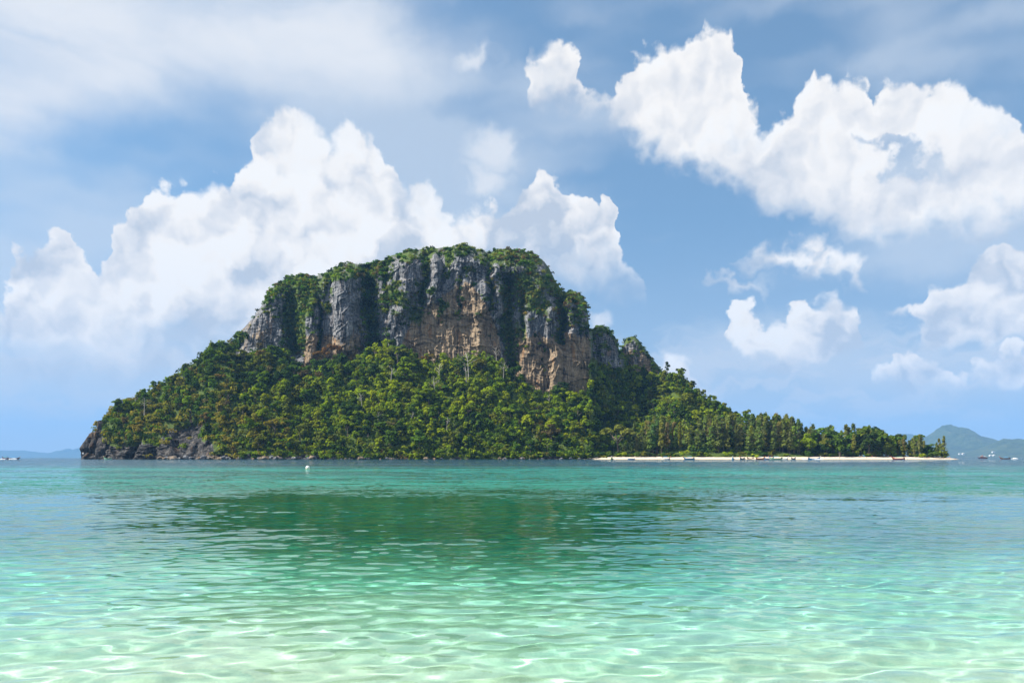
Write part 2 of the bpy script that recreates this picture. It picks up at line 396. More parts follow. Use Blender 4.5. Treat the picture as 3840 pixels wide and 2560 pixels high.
# ---------------------------------------------------------------- island: slopes and cliffs
def _hash(ix, iy, seed):
    n = (ix.astype(np.int64) * 374761393 + iy.astype(np.int64) * 668265263 + seed * 1442695041) & 0x7fffffff
    n = ((n ^ (n >> 13)) * 1274126177) & 0x7fffffff
    n = n ^ (n >> 16)
    return (n & 0xffff) / 65535.0

def vnoise(x, y, seed=0):
    ix, iy = np.floor(x), np.floor(y); fx, fy = x - ix, y - iy
    fx = fx * fx * (3 - 2 * fx); fy = fy * fy * (3 - 2 * fy)
    ix = ix.astype(np.int64); iy = iy.astype(np.int64)
    a, b = _hash(ix, iy, seed), _hash(ix + 1, iy, seed)
    c, d = _hash(ix, iy + 1, seed), _hash(ix + 1, iy + 1, seed)
    return (a + (b - a) * fx) * (1 - fy) + (c + (d - c) * fx) * fy

def fbm(x, y, seed=0, octv=4, gain=0.5):
    s, a, t = 0.0, 1.0, 0.0
    for i in range(octv):
        s = s + a * (vnoise(x, y, seed + i * 17) - 0.5); t += a
        x, y, a = x * 2.03 + 5.1, y * 2.03 + 3.7, a * gain
    return s / t * 2.0          # about -1 .. 1

def sstep(x, a, b):
    t = np.clip((x - a) / (b - a), 0, 1); return t * t * (3 - 2 * t)

def P(pts):
    a = np.array(pts, dtype=float); return lambda u: np.interp(u, a[:, 0], a[:, 1])

# skyline and cliff-foot rows, traced as (column, row) and then set at their distances
SKY_LEFT = [(305, 1712), (330, 1652), (352, 1628), (392, 1572), (440, 1530), (490, 1506), (560, 1465), (604, 1441), (670, 1408), (686, 1384), (735, 1358), (784, 1302), (830, 1285), (882, 1280)]
CLIFF_TOP = [(872, 1330), (884, 1268), (905, 1238), (931, 1212), (955, 1180), (980, 1150), (1000, 1105), (1020, 1078), (1078, 1038), (1127, 1030), (1176, 1040), (1241, 1014), (1280, 990), (1306, 986), (1355, 992), (1421, 982), (1450, 972), (1470, 957), (1535, 938), (1633, 932), (1690, 925), (1723, 914), (1780, 930), (1829, 948), (1894, 932), (1950, 940), (1992, 948), (2033, 972), (2057, 1002), (2072, 1030), (2082, 1055), (2112, 1096), (2135, 1090), (2158, 1090), (2180, 1108), (2196, 1128), (2204, 1180), (2212, 1240)]
CLIFF_FOOT = [(872, 1330), (940, 1312), (1000, 1296), (1060, 1290), (1110, 1345), (1140, 1362), (1200, 1345), (1260, 1322), (1330, 1330), (1380, 1308), (1450, 1290), (1520, 1292), (1580, 1340), (1640, 1340), (1720, 1318), (1800, 1315), (1870, 1345), (1930, 1385), (1990, 1440), (2050, 1455), (2110, 1448), (2160, 1452), (2212, 1485)]
HILL_RIGHT = [(2212, 1345), (2240, 1352), (2320, 1345), (2340, 1350), (2370, 1395), (2410, 1412), (2450, 1408), (2482, 1400), (2547, 1408), (2596, 1457), (2645, 1490), (2711, 1538), (2776, 1572), (2860, 1610), (2960, 1650), (3060, 1690), (3200, 1705)]
v_sky_l, v_ctop, v_hr = P(SKY_LEFT), P(CLIFF_TOP), P(HILL_RIGHT)
def v_foot(u): return P(CLIFF_FOOT)(u) + np.interp(u, [900, 1100, 1900, 2050, 2212], [8, 22, 24, 30, 30])

def apron_top(u):
    """row and distance of the upper edge of the wooded slope"""
    v = np.where(u < 882, v_sky_l(u), np.where(u <= 2212, v_foot(u), v_hr(u)))
    Y = np.interp(u, [305, 500, 882, 1000, 1400, 1900, 2205, 2240, 2350, 2500, 2711, 3200], [868, 890, 965, 965, 950, 938, 935, 1010, 1050, 1020, 960, 900])
    return v, Y
def shore(u):
    return np.interp(u, [300, 420, 700, 1200, 2200, 2600, 3200], [858, 826, 806, 800, 800, 812, 820])

def apron_point(u, t, bump=True):
    """slope surface: t = 0 at the shore, 1 at the cliff foot or skyline, beyond 1 it falls away behind"""
    u = np.asarray(u, float); t = np.asarray(t, float)
    vt, Yt = apron_top(u); Ys = shore(u)
    tt = np.clip(t, 0, 1)
    val = sstep(u, 2200, 2245) * (1 - sstep(u, 2420, 2580))          # the valley right of the cliff lies far back
    Y = Ys + (Yt - Ys) * tt ** (1 - 0.55 * val) + np.maximum(t - 1, 0) * 260
    zt = CAMH + (HZ - vt) / FPX * Yt
    bank = 1.4 * sstep(tt, 0, 0.03)
    prof = tt ** 0.93
    z = np.where(t <= 1, bank * (1 - tt) + zt * prof, zt - np.maximum(t - 1, 0) ** 1.2 * zt * 1.2) - 0.6 * (1 - sstep(tt, 0, 0.02))
    x = (u - 1920) / FPX * Y
    if bump:
        k = sstep(tt, 0.0, 0.1) * (1 - 0.75 * sstep(tt, 0.85, 1.0))
        z = z + k * (5.5 * fbm(x / 46, Y / 46, 3, 3) + 2.0 * fbm(x / 13, Y / 13, 9, 3))
        Y = Y + 3.0 * fbm(u / 60, tt * 6, 21, 3) * (1 - sstep(tt, 0.2, 0.5))
        # fissures and the sea cave of the bare headland
        Y = Y + 12 * np.exp(-((u - 492 - (tt - 0.1) * 150) / 12) ** 2) * (1 - sstep(tt, 0.22, 0.34))
        Y = Y + 14 * np.exp(-((u - 565) / 18) ** 2 - ((tt - 0.03) / 0.09) ** 2)
        Y = Y + 9 * sstep(u, 640, 660) * (1 - sstep(u, 735, 770)) * (1 - sstep(tt, 0.28, 0.36))
    return x, Y, z

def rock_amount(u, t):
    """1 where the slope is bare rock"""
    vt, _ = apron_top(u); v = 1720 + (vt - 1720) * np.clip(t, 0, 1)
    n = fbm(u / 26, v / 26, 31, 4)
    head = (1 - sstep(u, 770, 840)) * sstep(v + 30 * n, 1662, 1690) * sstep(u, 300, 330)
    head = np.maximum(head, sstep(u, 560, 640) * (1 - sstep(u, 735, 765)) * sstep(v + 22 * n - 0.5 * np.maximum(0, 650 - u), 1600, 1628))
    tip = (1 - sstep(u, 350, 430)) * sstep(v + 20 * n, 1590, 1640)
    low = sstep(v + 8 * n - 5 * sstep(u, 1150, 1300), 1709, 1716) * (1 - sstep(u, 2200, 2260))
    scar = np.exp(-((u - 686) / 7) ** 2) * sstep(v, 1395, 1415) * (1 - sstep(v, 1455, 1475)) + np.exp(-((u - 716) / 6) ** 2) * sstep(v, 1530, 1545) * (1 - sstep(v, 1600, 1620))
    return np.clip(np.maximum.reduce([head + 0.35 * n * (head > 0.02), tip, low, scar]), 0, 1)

# ---- rock material: grey limestone, dark run-off streaks, tan scars where the face has broken away
def rock_material():
    m, h, out = new_mat('limestone')
    pos = h.n('NewGeometry').outputs['Position']
    tan = h.n('Attribute', attribute_name='tan').outputs['Fac']
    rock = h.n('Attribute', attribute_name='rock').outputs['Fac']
    veg = h.n('Attribute', attribute_name='soil').outputs['Fac']
    big = h.noise(pos, 0.05, 4.0, 0.55)
    streak = h.noise(h.v('MULTIPLY', pos, (0.45, 0.45, 0.035)), 1.0, 5.0, 0.62)
    fine = h.noise(pos, 0.55, 5.0, 0.62)
    tilt = h.v('ADD', pos, h.v('SCALE', h.v('SUBTRACT', h.noise(pos, 0.03, 2.0, out=1), (.5, .5, .5)), 22.0))
    sx, sy, sz = h.sep(tilt)
    bed = h.noise(h.xyz(h.m('MULTIPLY', sx, 0.03), h.m('MULTIPLY', sy, 0.03), h.m('MULTIPLY', h.m('ADD', sz, h.m('MULTIPLY', sx, 0.18)), 0.42)), 1.0, 3.0, 0.6)
    grey = h.ramp(h.m('ADD', h.m('MULTIPLY', streak, 0.6), h.m('MULTIPLY', fine, 0.4)), [(0.32, (0.022, 0.025, 0.03)), (0.43, (0.075, 0.08, 0.09)), (0.53, (0.175, 0.178, 0.184)), (0.64, (0.44, 0.42, 0.38))])
    tanc = h.ramp(h.m('ADD', h.m('MULTIPLY', streak, 0.4), h.m('MULTIPLY', h.m('ADD', fine, bed), 0.3)), [(0.34, (0.06, 0.045, 0.034)), (0.43, (0.17, 0.125, 0.082)), (0.53, (0.275, 0.205, 0.132)), (0.66, (0.44, 0.345, 0.235))])
    edge = h.map(h.m('ADD', tan, h.m('MULTIPLY', h.m('SUBTRACT', h.m('ADD', h.m('MULTIPLY', big, 0.6), h.m('MULTIPLY', streak, 0.4)), 0.5), 2.3)), 0.38, 0.62, 0, 1, smooth=True)
    c = h.mix(edge, grey, tanc)
    rust = h.m('MULTIPLY', h.map(h.noise(h.v('MULTIPLY', pos, (0.12, 0.12, 0.03)), 1.0, 3.0), 0.58, 0.70, 0, 0.7, smooth=True), h.map(tan, 0.0, 0.4, 0.25, 1.0))
    c = h.mix(rust, c, sock((0.30, 0.155, 0.06)))
    crack = h.m('MULTIPLY', h.map(bed, 0.36, 0.44, 0.55, 1.0), h.map(h.noise(h.v('MULTIPLY', pos, (0.22, 0.22, 0.016)), 1.0, 4.0, 0.6), 0.36, 0.47, 0.30, 1.0, smooth=True))
    c = h.mix(1.0, c, h.xyz(crack, crack, crack), 'MULTIPLY')
    c = h.mix(h.m('MULTIPLY', rock, 0.9), c, h.mix(1.0, c, sock((0.28, 0.25, 0.22)), 'MULTIPLY'))      # dark headland rock, with the shade under its overhang put into the colour
    # thin soil and creepers
    green = h.ramp(fine, [(0.3, (0.04, 0.065, 0.016)), (0.55, (0.075, 0.11, 0.02)), (0.75, (0.12, 0.13, 0.03))])
    vm = h.map(h.m('ADD', veg, h.m('MULTIPLY', h.m('SUBTRACT', fine, 0.5), 1.2)), 0.4, 0.6, 0, 1, smooth=True)
    c = h.mix(vm, c, green)
    b = h.n('Bump'); b.inputs['Strength'].default_value = 0.9; b.inputs['Distance'].default_value = 1.4
    h.put(b.inputs['Height'], h.m('ADD', h.m('ADD', h.m('MULTIPLY', fine, 0.9), h.m('MULTIPLY', bed, 0.7)), h.m('MULTIPLY', streak, 1.0)))
    p = h.n('BsdfPrincipled'); h.put(p.inputs['Base Color'], c); p.inputs['Roughness'].default_value = 0.9
    p.inputs['Specular IOR Level'].default_value = 0.15
    h.put(p.inputs['Normal'], b.outputs[0])
    h.t.links.new(p.outputs[0], out.inputs[0])
    return m
MAT_ROCK = rock_material()

def add_attr(me, name, arr):
    at_ = me.attributes.new(name, 'FLOAT', 'POINT'); at_.data.foreach_set('value', np.asarray(arr, np.float32).ravel())

def make_apron():
    us = np.linspace(306, 3200, 620)
    ts = np.concatenate([np.linspace(0, 0.06, 8), np.linspace(0.075, 1.0, 130), [1.03, 1.07, 1.15, 1.3, 1.6, 2.0]])
    U, T = np.meshgrid(us, ts)
    X, Y, Z = apron_point(U, T)
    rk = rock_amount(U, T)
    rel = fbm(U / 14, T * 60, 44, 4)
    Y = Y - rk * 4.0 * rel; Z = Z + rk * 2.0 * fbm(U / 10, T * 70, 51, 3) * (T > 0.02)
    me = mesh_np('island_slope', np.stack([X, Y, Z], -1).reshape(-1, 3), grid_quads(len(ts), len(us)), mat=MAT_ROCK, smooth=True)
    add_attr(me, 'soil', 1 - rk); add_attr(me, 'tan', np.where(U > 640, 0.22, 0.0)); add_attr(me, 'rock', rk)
    tag(link('island_slope', me), kind='structure')
make_apron()

# ---- the great cliff
GULLY = [  # column, half width, top row, foot row, depth (m), column drift down the face
    (1392, 40, 985, 1330, 46, 18), (1192, 9, 1120, 1340, 12, -6), (1590, 17, 945, 1150, 15, -4), (1456, 10, 960, 1190, 9, 0),
    (1905, 30, 1040, 1400, 26, 6), (2106, 20, 1100, 1300, 17, 0), (1838, 12, 950, 1180, 10, -6), (1730, 9, 1000, 1180, 7, 0),
    (1965, 13, 1100, 1290, 10, 4), (2030, 9, 1250, 1400, 5, 0), (1000, 24, 1060, 1180, 7, -20), (1090, 34, 1020, 1340, 22, 0), (1660, 8, 930, 1090, 6, 0), (2180, 8, 1110, 1260, 5, 0)]
RIBS = [(1290, 46, 1030, 1340, 17, 10), (1165, 26, 1130, 1370, 13, -10), (1520, 30, 960, 1200, 9, 4), (1632, 22, 965, 1130, 11, -8), (1800, 26, 1060, 1320, 10, 6), (1985, 20, 1180, 1320, 9, 0),
        (2075, 28, 1150, 1470, 10, 0), (2140, 20, 1130, 1300, 8, 0), (1740, 40, 900, 1100, 6, 0), (960, 40, 1120, 1280, 8, -20), (1870, 14, 1000, 1250, 8, 8)]
def cliff_relief(U, V):
    d = np.zeros_like(U)
    wob = 26 * fbm(U / 80, V / 55, 60, 4)
    for lst, sg in ((GULLY, 1), (RIBS, -1)):
        for c, w, v0, v1, a, dr in lst:
            k = np.clip((V - v0) / (v1 - v0), 0, 1)
            x = (U + wob - c - dr * (k - 0.5)) / w
            prof = np.exp(-x ** 2) if sg > 0 else np.clip(1 - x ** 2, 0, 1) ** 0.6
            d += sg * a * prof * sstep(V, v0 - 25, v0 + 15) * (1 - sstep(V, v1 - 30, v1 + 20))
    # the undercut where the lower face has fallen away below the hanging buttresses
    und = sstep(V, 1155 + 35 * fbm(U / 40, U * 0, 71, 2) + 0.12 * (U - 1560), 1185 + 35 * fbm(U / 40, U * 0, 71, 2) + 0.12 * (U - 1560)) * sstep(U, 1480, 1530) * (1 - sstep(U, 1860, 1900))
    d += 7 * und
    fl = fbm(U / 46 + 0.6 * fbm(U / 70, V / 60, 80, 2), V / 120, 81, 4)
    d += 9.0 * fl * (1 - 0.6 * cliff_tan(U, V)) + 2.0 * (1 - np.abs(fbm(U / 13, V / 70, 88, 3)) * 2.2)
    d += 3.0 * sstep(np.abs(fbm(U / 30, V / 40, 91, 2)), 0.0, 0.10)
    d += 1.2 * fbm(U / 7, V / 9, 95, 4)
    # bedding ledges dipping to the right
    s = (V + 0.22 * (U - 1500) + 6 * fbm(U / 50, V / 50, 99, 2)) / 11.0
    d += -0.55 * (s - np.floor(s)) * (0.35 + vnoise(U / 60, V / 40, 103))
    return d

def cliff_tan(U, V):
    lim = np.interp(U, [1480, 1520, 1570, 1630, 1690, 1740, 1790, 1840, 1880], [1290, 1230, 1180, 1130, 1085, 1060, 1090, 1170, 1260]) + 30 * fbm(U / 25, V / 60, 105, 3)
    a = 0.95 * sstep(V, lim - 25, lim + 30) * sstep(U, 1490, 1535) * (1 - sstep(U, 1850, 1900))
    b = sstep(V + 40 * fbm(U / 22, V / 70, 108, 3), 1215, 1300) * sstep(U, 1880, 1930)
    c = sstep(V, 1210, 1290) * sstep(U, 1120, 1150) * (1 - sstep(U, 1330, 1380)) * 0.7
    e = 0.35 * sstep(V, 1160, 1230) * (1 - sstep(U, 1020, 1080))
    return np.clip(np.maximum.reduce([a, b, c, e]), 0, 1)

def cliff_veg(U, V, vtop):
    """how overgrown the face is: rim, clefts, the broken upper right shoulder"""
    g = np.zeros_like(U)
    wob = 26 * fbm(U / 80, V / 55, 60, 4)
    for c, w, v0, v1, a, dr in GULLY:
        k = np.clip((V - v0) / (v1 - v0), 0, 1)
        x = (U + wob - c - dr * (k - 0.5)) / (w * 1.0)
        g = np.maximum(g, np.exp(-x ** 2) * sstep(V, v0 - 25, v0 + 15) * (1 - sstep(V, v1 - 30, v1 + 20)) * min(1, a / 12))
    n = fbm(U / 35, V / 35, 120, 3)
    rim = (1 - sstep(V - vtop, 10 + 34 * (n + 0.5), 40 + 50 * (n + 0.5))) * (0.55 + 0.45 * sstep(fbm(U / 30, U * 0, 133, 3), -0.3, 0.0))
    sh = 0.95 * sstep(U, 1850, 1880) * (1 - sstep(V, 1110 + 0.35 * (U - 1900), 1170 + 0.35 * (U - 1900))) * (0.75 + 0.8 * n)
    mid = 0.55 * np.exp(-((U - 1520) / 60) ** 2 - ((V - 1130) / 35) ** 2) + 0.9 * np.exp(-((U - 2000) / 70) ** 2 - ((V - 1110) / 50) ** 2) + 0.9 * np.exp(-((U - 1470) / 40) ** 2 - ((V - 1105) / 30) ** 2)
    mid += 0.8 * np.exp(-((U - 1560) / 45) ** 2 - ((V - 1190) / 40) ** 2) + 0.7 * np.exp(-((U - 1940) / 45) ** 2 - ((V - 1240) / 70) ** 2)
    lf = 0.9 * sstep(U, 1050, 1100) * (1 - sstep(U, 1150, 1200)) * (1 - sstep(V, 1300, 1340)) + 0.75 * np.exp(-((U - 1190) / 50) ** 2 - ((V - 1080) / 70) ** 2)
    pk = 0.85 * sstep(fbm(U / 24, V / 28, 124, 3), 0.16, 0.36) * (1 - sstep(V, 1150, 1230))
    v = np.clip(np.maximum.reduce([g, rim, sh, mid, lf, pk]), 0, 1)
    # bare pillars stay bare
    for c, w, v0, v1 in ((1285, 44, 1045, 1310), (1163, 20, 1180, 1360), (1625, 16, 980, 1090), (1520, 16, 985, 1080), (1490, 14, 960, 1060), (950, 50, 1120, 1260)):
        v = v * (1 - 0.85 * np.clip(1 - ((U - c) / w) ** 4, 0, 1) * sstep(V, v0, v0 + 20) * (1 - sstep(V, v1 - 20, v1)))
    return v

def cliff_surface(name, ulo, uhi, nu, top, foot, depth0, lean, relief, tanf, vegf, nface=230, below=60, back=170, plateau_drop=14):
    us = np.linspace(ulo, uhi, nu)
    vt, vf = top(us) + 3.5 * fbm(us / 9, us * 0, 7, 3), foot(us) + below
    k = np.linspace(0, 1, nface)
    U = np.repeat(us[None], nface, 0)
    V = vf[None] + (vt - vf)[None] * k[:, None]
    rnd = 46 * np.clip((k - 0.86) / 0.14, 0, 1)[:, None] ** 2.2                      # the brow rolls back
    D = depth0(us)[None] + lean * k[:, None] + relief(U, V) * (1 - np.clip((k - 0.965) / 0.035, 0, 1))[:, None] + rnd
    X = (U - 1920) / FPX * D; Z = CAMH + (HZ - V) / FPX * D
    # plateau behind the brow, then down the back
    pt = np.linspace(0, 1, 16)[1:]
    DP = D[-1][None] + back * pt[:, None]
    XP = np.repeat(X[-1][None], 15, 0)
    ZP = Z[-1][None] - plateau_drop * pt[:, None] - (Z[-1][None] * 1.0) * np.clip((pt[:, None] - 0.75) / 0.25, 0, 1) ** 1.5 + 2.5 * fbm(XP / 20, DP / 20, 140, 3) * np.clip(pt[:, None] * 4, 0, 1)
    X = np.vstack([X, XP]); Y = np.vstack([D, DP]); Z = np.vstack([Z, ZP])
    U2 = np.vstack([U, np.repeat(us[None], 15, 0)]); V2 = np.vstack([V, np.repeat(vt[None], 15, 0)])
    # end walls running back
    def side(col, sgn):
        n = 14; s = np.linspace(0, 1, n + 1)[1:]
        xs = X[:nface, col][:, None] + sgn * 6 * np.sin(s * 9)[None]
        ys_ = Y[:nface, col][:, None] + s[None] * (back * 0.9)
        zs = np.repeat(Z[:nface, col][:, None], n, 1)
        return xs, ys_, zs
    tn = np.vstack([tanf(U, V), np.zeros((15, nu))]); vg = np.vstack([vegf(U, V, np.repeat(vt[None], nface, 0)), np.ones((15, nu))])
    nr = X.shape[0]
    verts = [np.stack([X, Y, Z], -1).reshape(-1, 3)]; quads = [grid_quads(nr, nu)]
    attrs = [(tn.ravel(), (vg * 0.8).ravel())]
    base = nr * nu
    for col, sgn in ((0, -1), (nu - 1, 1)):
        xs, ys_, zs = side(col, sgn)
        ring = np.arange(nface) * nu + col
        n = xs.shape[1]
        verts.append(np.stack([xs, ys_, zs], -1).reshape(-1, 3))
        idx = base + np.arange(nface * n).reshape(nface, n)
        idx = np.hstack([ring[:, None], idx])
        q = np.stack([idx[:-1, :-1], idx[:-1, 1:], idx[1:, 1:], idx[1:, :-1]], -1).reshape(-1, 4)
        quads.append(q if sgn > 0 else q[:, ::-1]); base += nface * n
        attrs.append((np.zeros(nface * n), np.full(nface * n, 0.55)))
    me = mesh_np(name, np.vstack(verts), np.vstack(quads), mat=MAT_ROCK, smooth=True)
    add_attr(me, 'tan', np.concatenate([a[0] for a in attrs])); add_attr(me, 'soil', np.concatenate([a[1] for a in attrs]))
    add_attr(me, 'rock', np.zeros(len(me.vertices)))
    o = tag(link(name, me), kind='structure')
    return dict(us=us, X=X, Y=Y, Z=Z, U=U2, V=V2, nface=nface, veg=vg, vtop=vt)

CLIFF = cliff_surface('island_cliff', 874, 2211, 640, v_ctop, v_foot,
                      P([(872, 985), (930, 972), (1000, 962), (1100, 968), (1400, 955), (1900, 940), (2100, 936), (2211, 938)]), 26.0, cliff_relief, cliff_tan, cliff_veg)
K1T = P([(2190, 1290), (2214, 1236), (2240, 1222), (2262, 1220), (2285, 1235), (2302, 1256), (2316, 1292), (2330, 1330)])
K1F = P([(2190, 1340), (2260, 1330), (2330, 1345)])
K2T = P([(2322, 1330), (2334, 1300), (2351, 1268), (2368, 1258), (2384, 1262), (2404, 1286), (2420, 1312), (2440, 1335), (2470, 1372), (2490, 1400)])
K2F = P([(2322, 1345), (2380, 1372), (2430, 1392), (2490, 1405)])
def knob_relief(U, V):
    s = (V + 0.2 * U) / 9.0
    return 4 * fbm(U / 16, V / 60, 200, 4) + 1.5 * fbm(U / 6, V / 7, 210, 3) - 1.6 * (s - np.floor(s))
def knob_veg(U, V, vt):
    n = fbm(U / 18, V / 18, 220, 3)
    return np.clip(np.maximum(1 - sstep(V - vt, 10 + 14 * n, 34 + 20 * n), 0.8 * sstep(n, 0.1, 0.4)), 0, 1)
KNOB1 = cliff_surface('island_cliff', 2192, 2328, 90, K1T, K1F, lambda u: 1006 + 0.002 * (u - 2262) ** 2, 14, knob_relief, lambda U, V: 0.25 * sstep(V, 1270, 1320), knob_veg, nface=60, below=40, back=60)
KNOB2 = cliff_surface('island_cliff', 2324, 2488, 100, K2T, K2F, lambda u: 1040 + 0.002 * (u - 2400) ** 2, 12, knob_relief, lambda U, V: 0.6 * sstep(V, 1290, 1330) + 0 * U, knob_veg, nface=60, below=40, back=60)

# ---- rocks: irregular blocks
def rock_mesh(name, seed, sub=3, rough=0.34, flat=0.75):
    bm = bmesh.new(); bmesh.ops.create_icosphere(bm, subdivisions=sub, radius=1.0)
    rg = random.Random(seed)
    planes = []
    for _ in range(11):
        n = Vector((rg.gauss(0, 1), rg.gauss(0, 1), rg.gauss(0, 1))).normalized(); planes.append((n, rg.uniform(0.52, 0.86)))
    for v in bm.verts:
        d = v.co.normalized()
        r = 1.0
        for n, q in planes:
            c = d.dot(n)
            if c > 0.05: r = min(r, q / c)
        nz = float(fbm(np.array([d.x * 2.1 + d.z * 1.3]), np.array([d.y * 2.1 - d.z]), seed, 3)[0])
        v.co = d * (r + rough * 0.3 * nz); v.co.z *= flat
    me = bpy.data.meshes.new(name); bm.to_mesh(me); bm.free()
    me.materials.append(MAT_ROCK)
    nv = len(me.vertices); rr = random.Random(seed + 5)
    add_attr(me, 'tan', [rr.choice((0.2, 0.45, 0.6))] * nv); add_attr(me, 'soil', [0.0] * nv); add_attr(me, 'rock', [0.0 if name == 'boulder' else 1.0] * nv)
    return me
ROCKS = [rock_mesh('boulder', 100 + i) for i in range(6)]

def headland():
    # the beaked tip: a lower wedge in the sea and the overhanging snout above it
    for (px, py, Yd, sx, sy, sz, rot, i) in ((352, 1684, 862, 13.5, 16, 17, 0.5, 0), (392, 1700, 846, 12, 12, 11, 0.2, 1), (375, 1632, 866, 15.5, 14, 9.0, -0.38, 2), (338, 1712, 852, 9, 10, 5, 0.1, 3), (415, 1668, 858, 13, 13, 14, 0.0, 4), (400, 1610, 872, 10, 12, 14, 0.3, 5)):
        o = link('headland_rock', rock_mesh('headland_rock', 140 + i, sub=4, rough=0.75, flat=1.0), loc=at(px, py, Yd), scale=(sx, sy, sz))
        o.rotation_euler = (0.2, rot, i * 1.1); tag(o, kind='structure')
headland()
# ---------------------------------------------------------------- beach spit, far hills
def sand_material():
    m, h, out = new_mat('beach_sand')
    pos = h.n('NewGeometry').outputs['Position']; x, y, z = h.sep(pos)
    n = h.noise(pos, 0.4, 4.0)
    c = h.mix(n, sock((0.52, 0.42, 0.31)), sock((0.68, 0.58, 0.45)))
    wet = h.map(h.m('ADD', z, h.m('MULTIPLY', n, 0.4)), 0.35, 0.6, 0, 1, smooth=True)
    c = h.mix(wet, sock((0.36, 0.29, 0.18)), c)
    soil = h.map(h.m('ADD', z, h.m('MULTIPLY', h.m('SUBTRACT', h.noise(pos, 0.12, 3.0), 0.5), 2.0)), 2.9, 3.5, 0, 1, smooth=True)
    c = h.mix(soil, c, h.mix(h.noise(pos, 0.7, 3.0), sock((0.045, 0.05, 0.02)), sock((0.16, 0.11, 0.06))))
    p = h.n('BsdfPrincipled'); h.put(p.inputs['Base Color'], c); p.inputs['Roughness'].default_value = 0.95
    h.t.links.new(p.outputs[0], out.inputs[0]); return m
MAT_SAND = sand_material()
def beach_front(u): return np.interp(u, [2080, 2200, 2400, 3000, 3400, 3560, 3600], [806, 800, 798, 800, 806, 812, 816])
def beach_point(u, d):
    """d metres inland of the waterline"""
    Y = beach_front(u) + d
    width = np.interp(u, [2080, 2160, 2250, 3300, 3540, 3590], [2, 10, 24, 26, 16, 3])
    h_ = np.interp(u, [2080, 2160, 2250, 3300, 3500, 3560, 3600], [0.7, 1.6, 2.7, 3.1, 2.4, 1.3, -0.2])
    z = -0.5 + (h_ + 0.5) * (1 - np.exp(-np.maximum(d + 2, 0) / width * 2.3)) + 0.7 * sstep(d, width, width + 10) * (h_ > 1.2)
    z = np.where(d < -2, -0.5 + (d + 2) * 0.08, z)
    z = z + 0.18 * fbm(u / 22, d / 8, 300, 3) * sstep(d, 1, 6)
    return (u - 1920) / FPX * Y, Y, z
def make_beach():
    us = np.linspace(2080, 3600, 300); ds = np.concatenate([np.linspace(-14, 30, 40), np.linspace(36, 190, 22)])
    U, D = np.meshgrid(us, ds); X, Y, Z = beach_point(U, D)
    # the spit narrows to a point on the right
    Z = Z - 6 * sstep(D, 60 + (3600 - U) * 0.5, 110 + (3600 - U) * 0.5)
    me = mesh_np('beach', np.stack([X, Y, Z], -1).reshape(-1, 3), grid_quads(len(ds), len(us)), mat=MAT_SAND, smooth=True)
    tag(link('beach', me), kind='structure')
make_beach()

def hill_material():
    m, h, out = new_mat('forested_hill')
    pos = h.n('NewGeometry').outputs['Position']
    n = h.noise(pos, 0.006, 4.0, 0.6); f = h.noise(pos, 0.03, 3.0, 0.6)
    c = h.ramp(h.m('ADD', h.m('MULTIPLY', n, 0.6), h.m('MULTIPLY', f, 0.4)), [(0.36, (0.012, 0.028, 0.018)), (0.5, (0.03, 0.055, 0.026)), (0.62, (0.055, 0.075, 0.034)), (0.70, (0.11, 0.09, 0.06))])
    b = h.n('Bump'); b.inputs['Strength'].default_value = 1.0; b.inputs['Distance'].default_value = 14.0
    h.put(b.inputs['Height'], h.m('ADD', f, n))
    p = h.n('BsdfPrincipled'); h.put(p.inputs['Base Color'], c); p.inputs['Roughness'].default_value = 0.95
    h.put(p.inputs['Normal'], b.outputs[0]); h.t.links.new(p.outputs[0], out.inputs[0]); return m
MAT_HILL = hill_material()
def far_hill(pts, Y, depth, seed, rough=1.0, name='hills'):
    a = np.array(pts, float); us = np.linspace(a[0, 0], a[-1, 0], 200)
    vt = np.interp(us, a[:, 0], a[:, 1])
    zt = np.maximum(CAMH + (HZ - vt) / FPX * (Y + depth), 0)
    ts = np.concatenate([np.linspace(0, 1, 40), np.linspace(1.05, 2, 6)])
    U, T = np.meshgrid(us, ts)
    D = Y + depth * T
    X = (U - 1920) / FPX * (Y + depth * 0.6)
    prof = np.where(T <= 1, T ** 0.8, np.maximum(0, 2 - T) ** 0.8)
    Z = zt[None] * prof + rough * zt[None] * (0.16 * fbm(U / 40, T * 5, seed, 4) + 0.05 * fbm(U / 8, T * 24, seed + 3, 3)) * np.sin(np.clip(T, 0, 2) * math.pi / 2) ** 0.5 * (T > 0.01) - 2 * (T < 0.01)
    X = X * (D / (Y + depth * 0.6)) ** 0.35
    me = mesh_np(name, np.stack([X, D, Z], -1).reshape(-1, 3), grid_quads(len(ts), len(us)), mat=MAT_HILL, smooth=True)
    return tag(link(name, me), kind='structure')
far_hill([(3380, 1716), (3420, 1690), (3480, 1668), (3520, 1655), (3560, 1632), (3600, 1603), (3640, 1594), (3680, 1600), (3720, 1625), (3750, 1640), (3765, 1634), (3790, 1648), (3840, 1668), (3900, 1690), (4000, 1716)], 9600, 1900, 400, 0.6)
far_hill([(3620, 1716), (3680, 1708), (3740, 1690), (3790, 1670), (3840, 1650), (3900, 1640), (4000, 1660), (4150, 1716)], 7800, 1400, 410, 0.8)
far_hill([(3300, 1716), (3350, 1650), (3390, 1632), (3430, 1626), (3465, 1628), (3490, 1640), (3520, 1660), (3580, 1700), (3620, 1716)], 15500, 2000, 420, 0.3)
far_hill([(-250, 1700), (-60, 1688), (0, 1688), (60, 1688), (110, 1694), (150, 1698), (172, 1696), (180, 1690), (200, 1688), (222, 1681), (236, 1682), (244, 1689), (256, 1681), (268, 1679), (282, 1687), (310, 1688), (340, 1692), (420, 1716)], 23500, 1600, 430, 0.15)
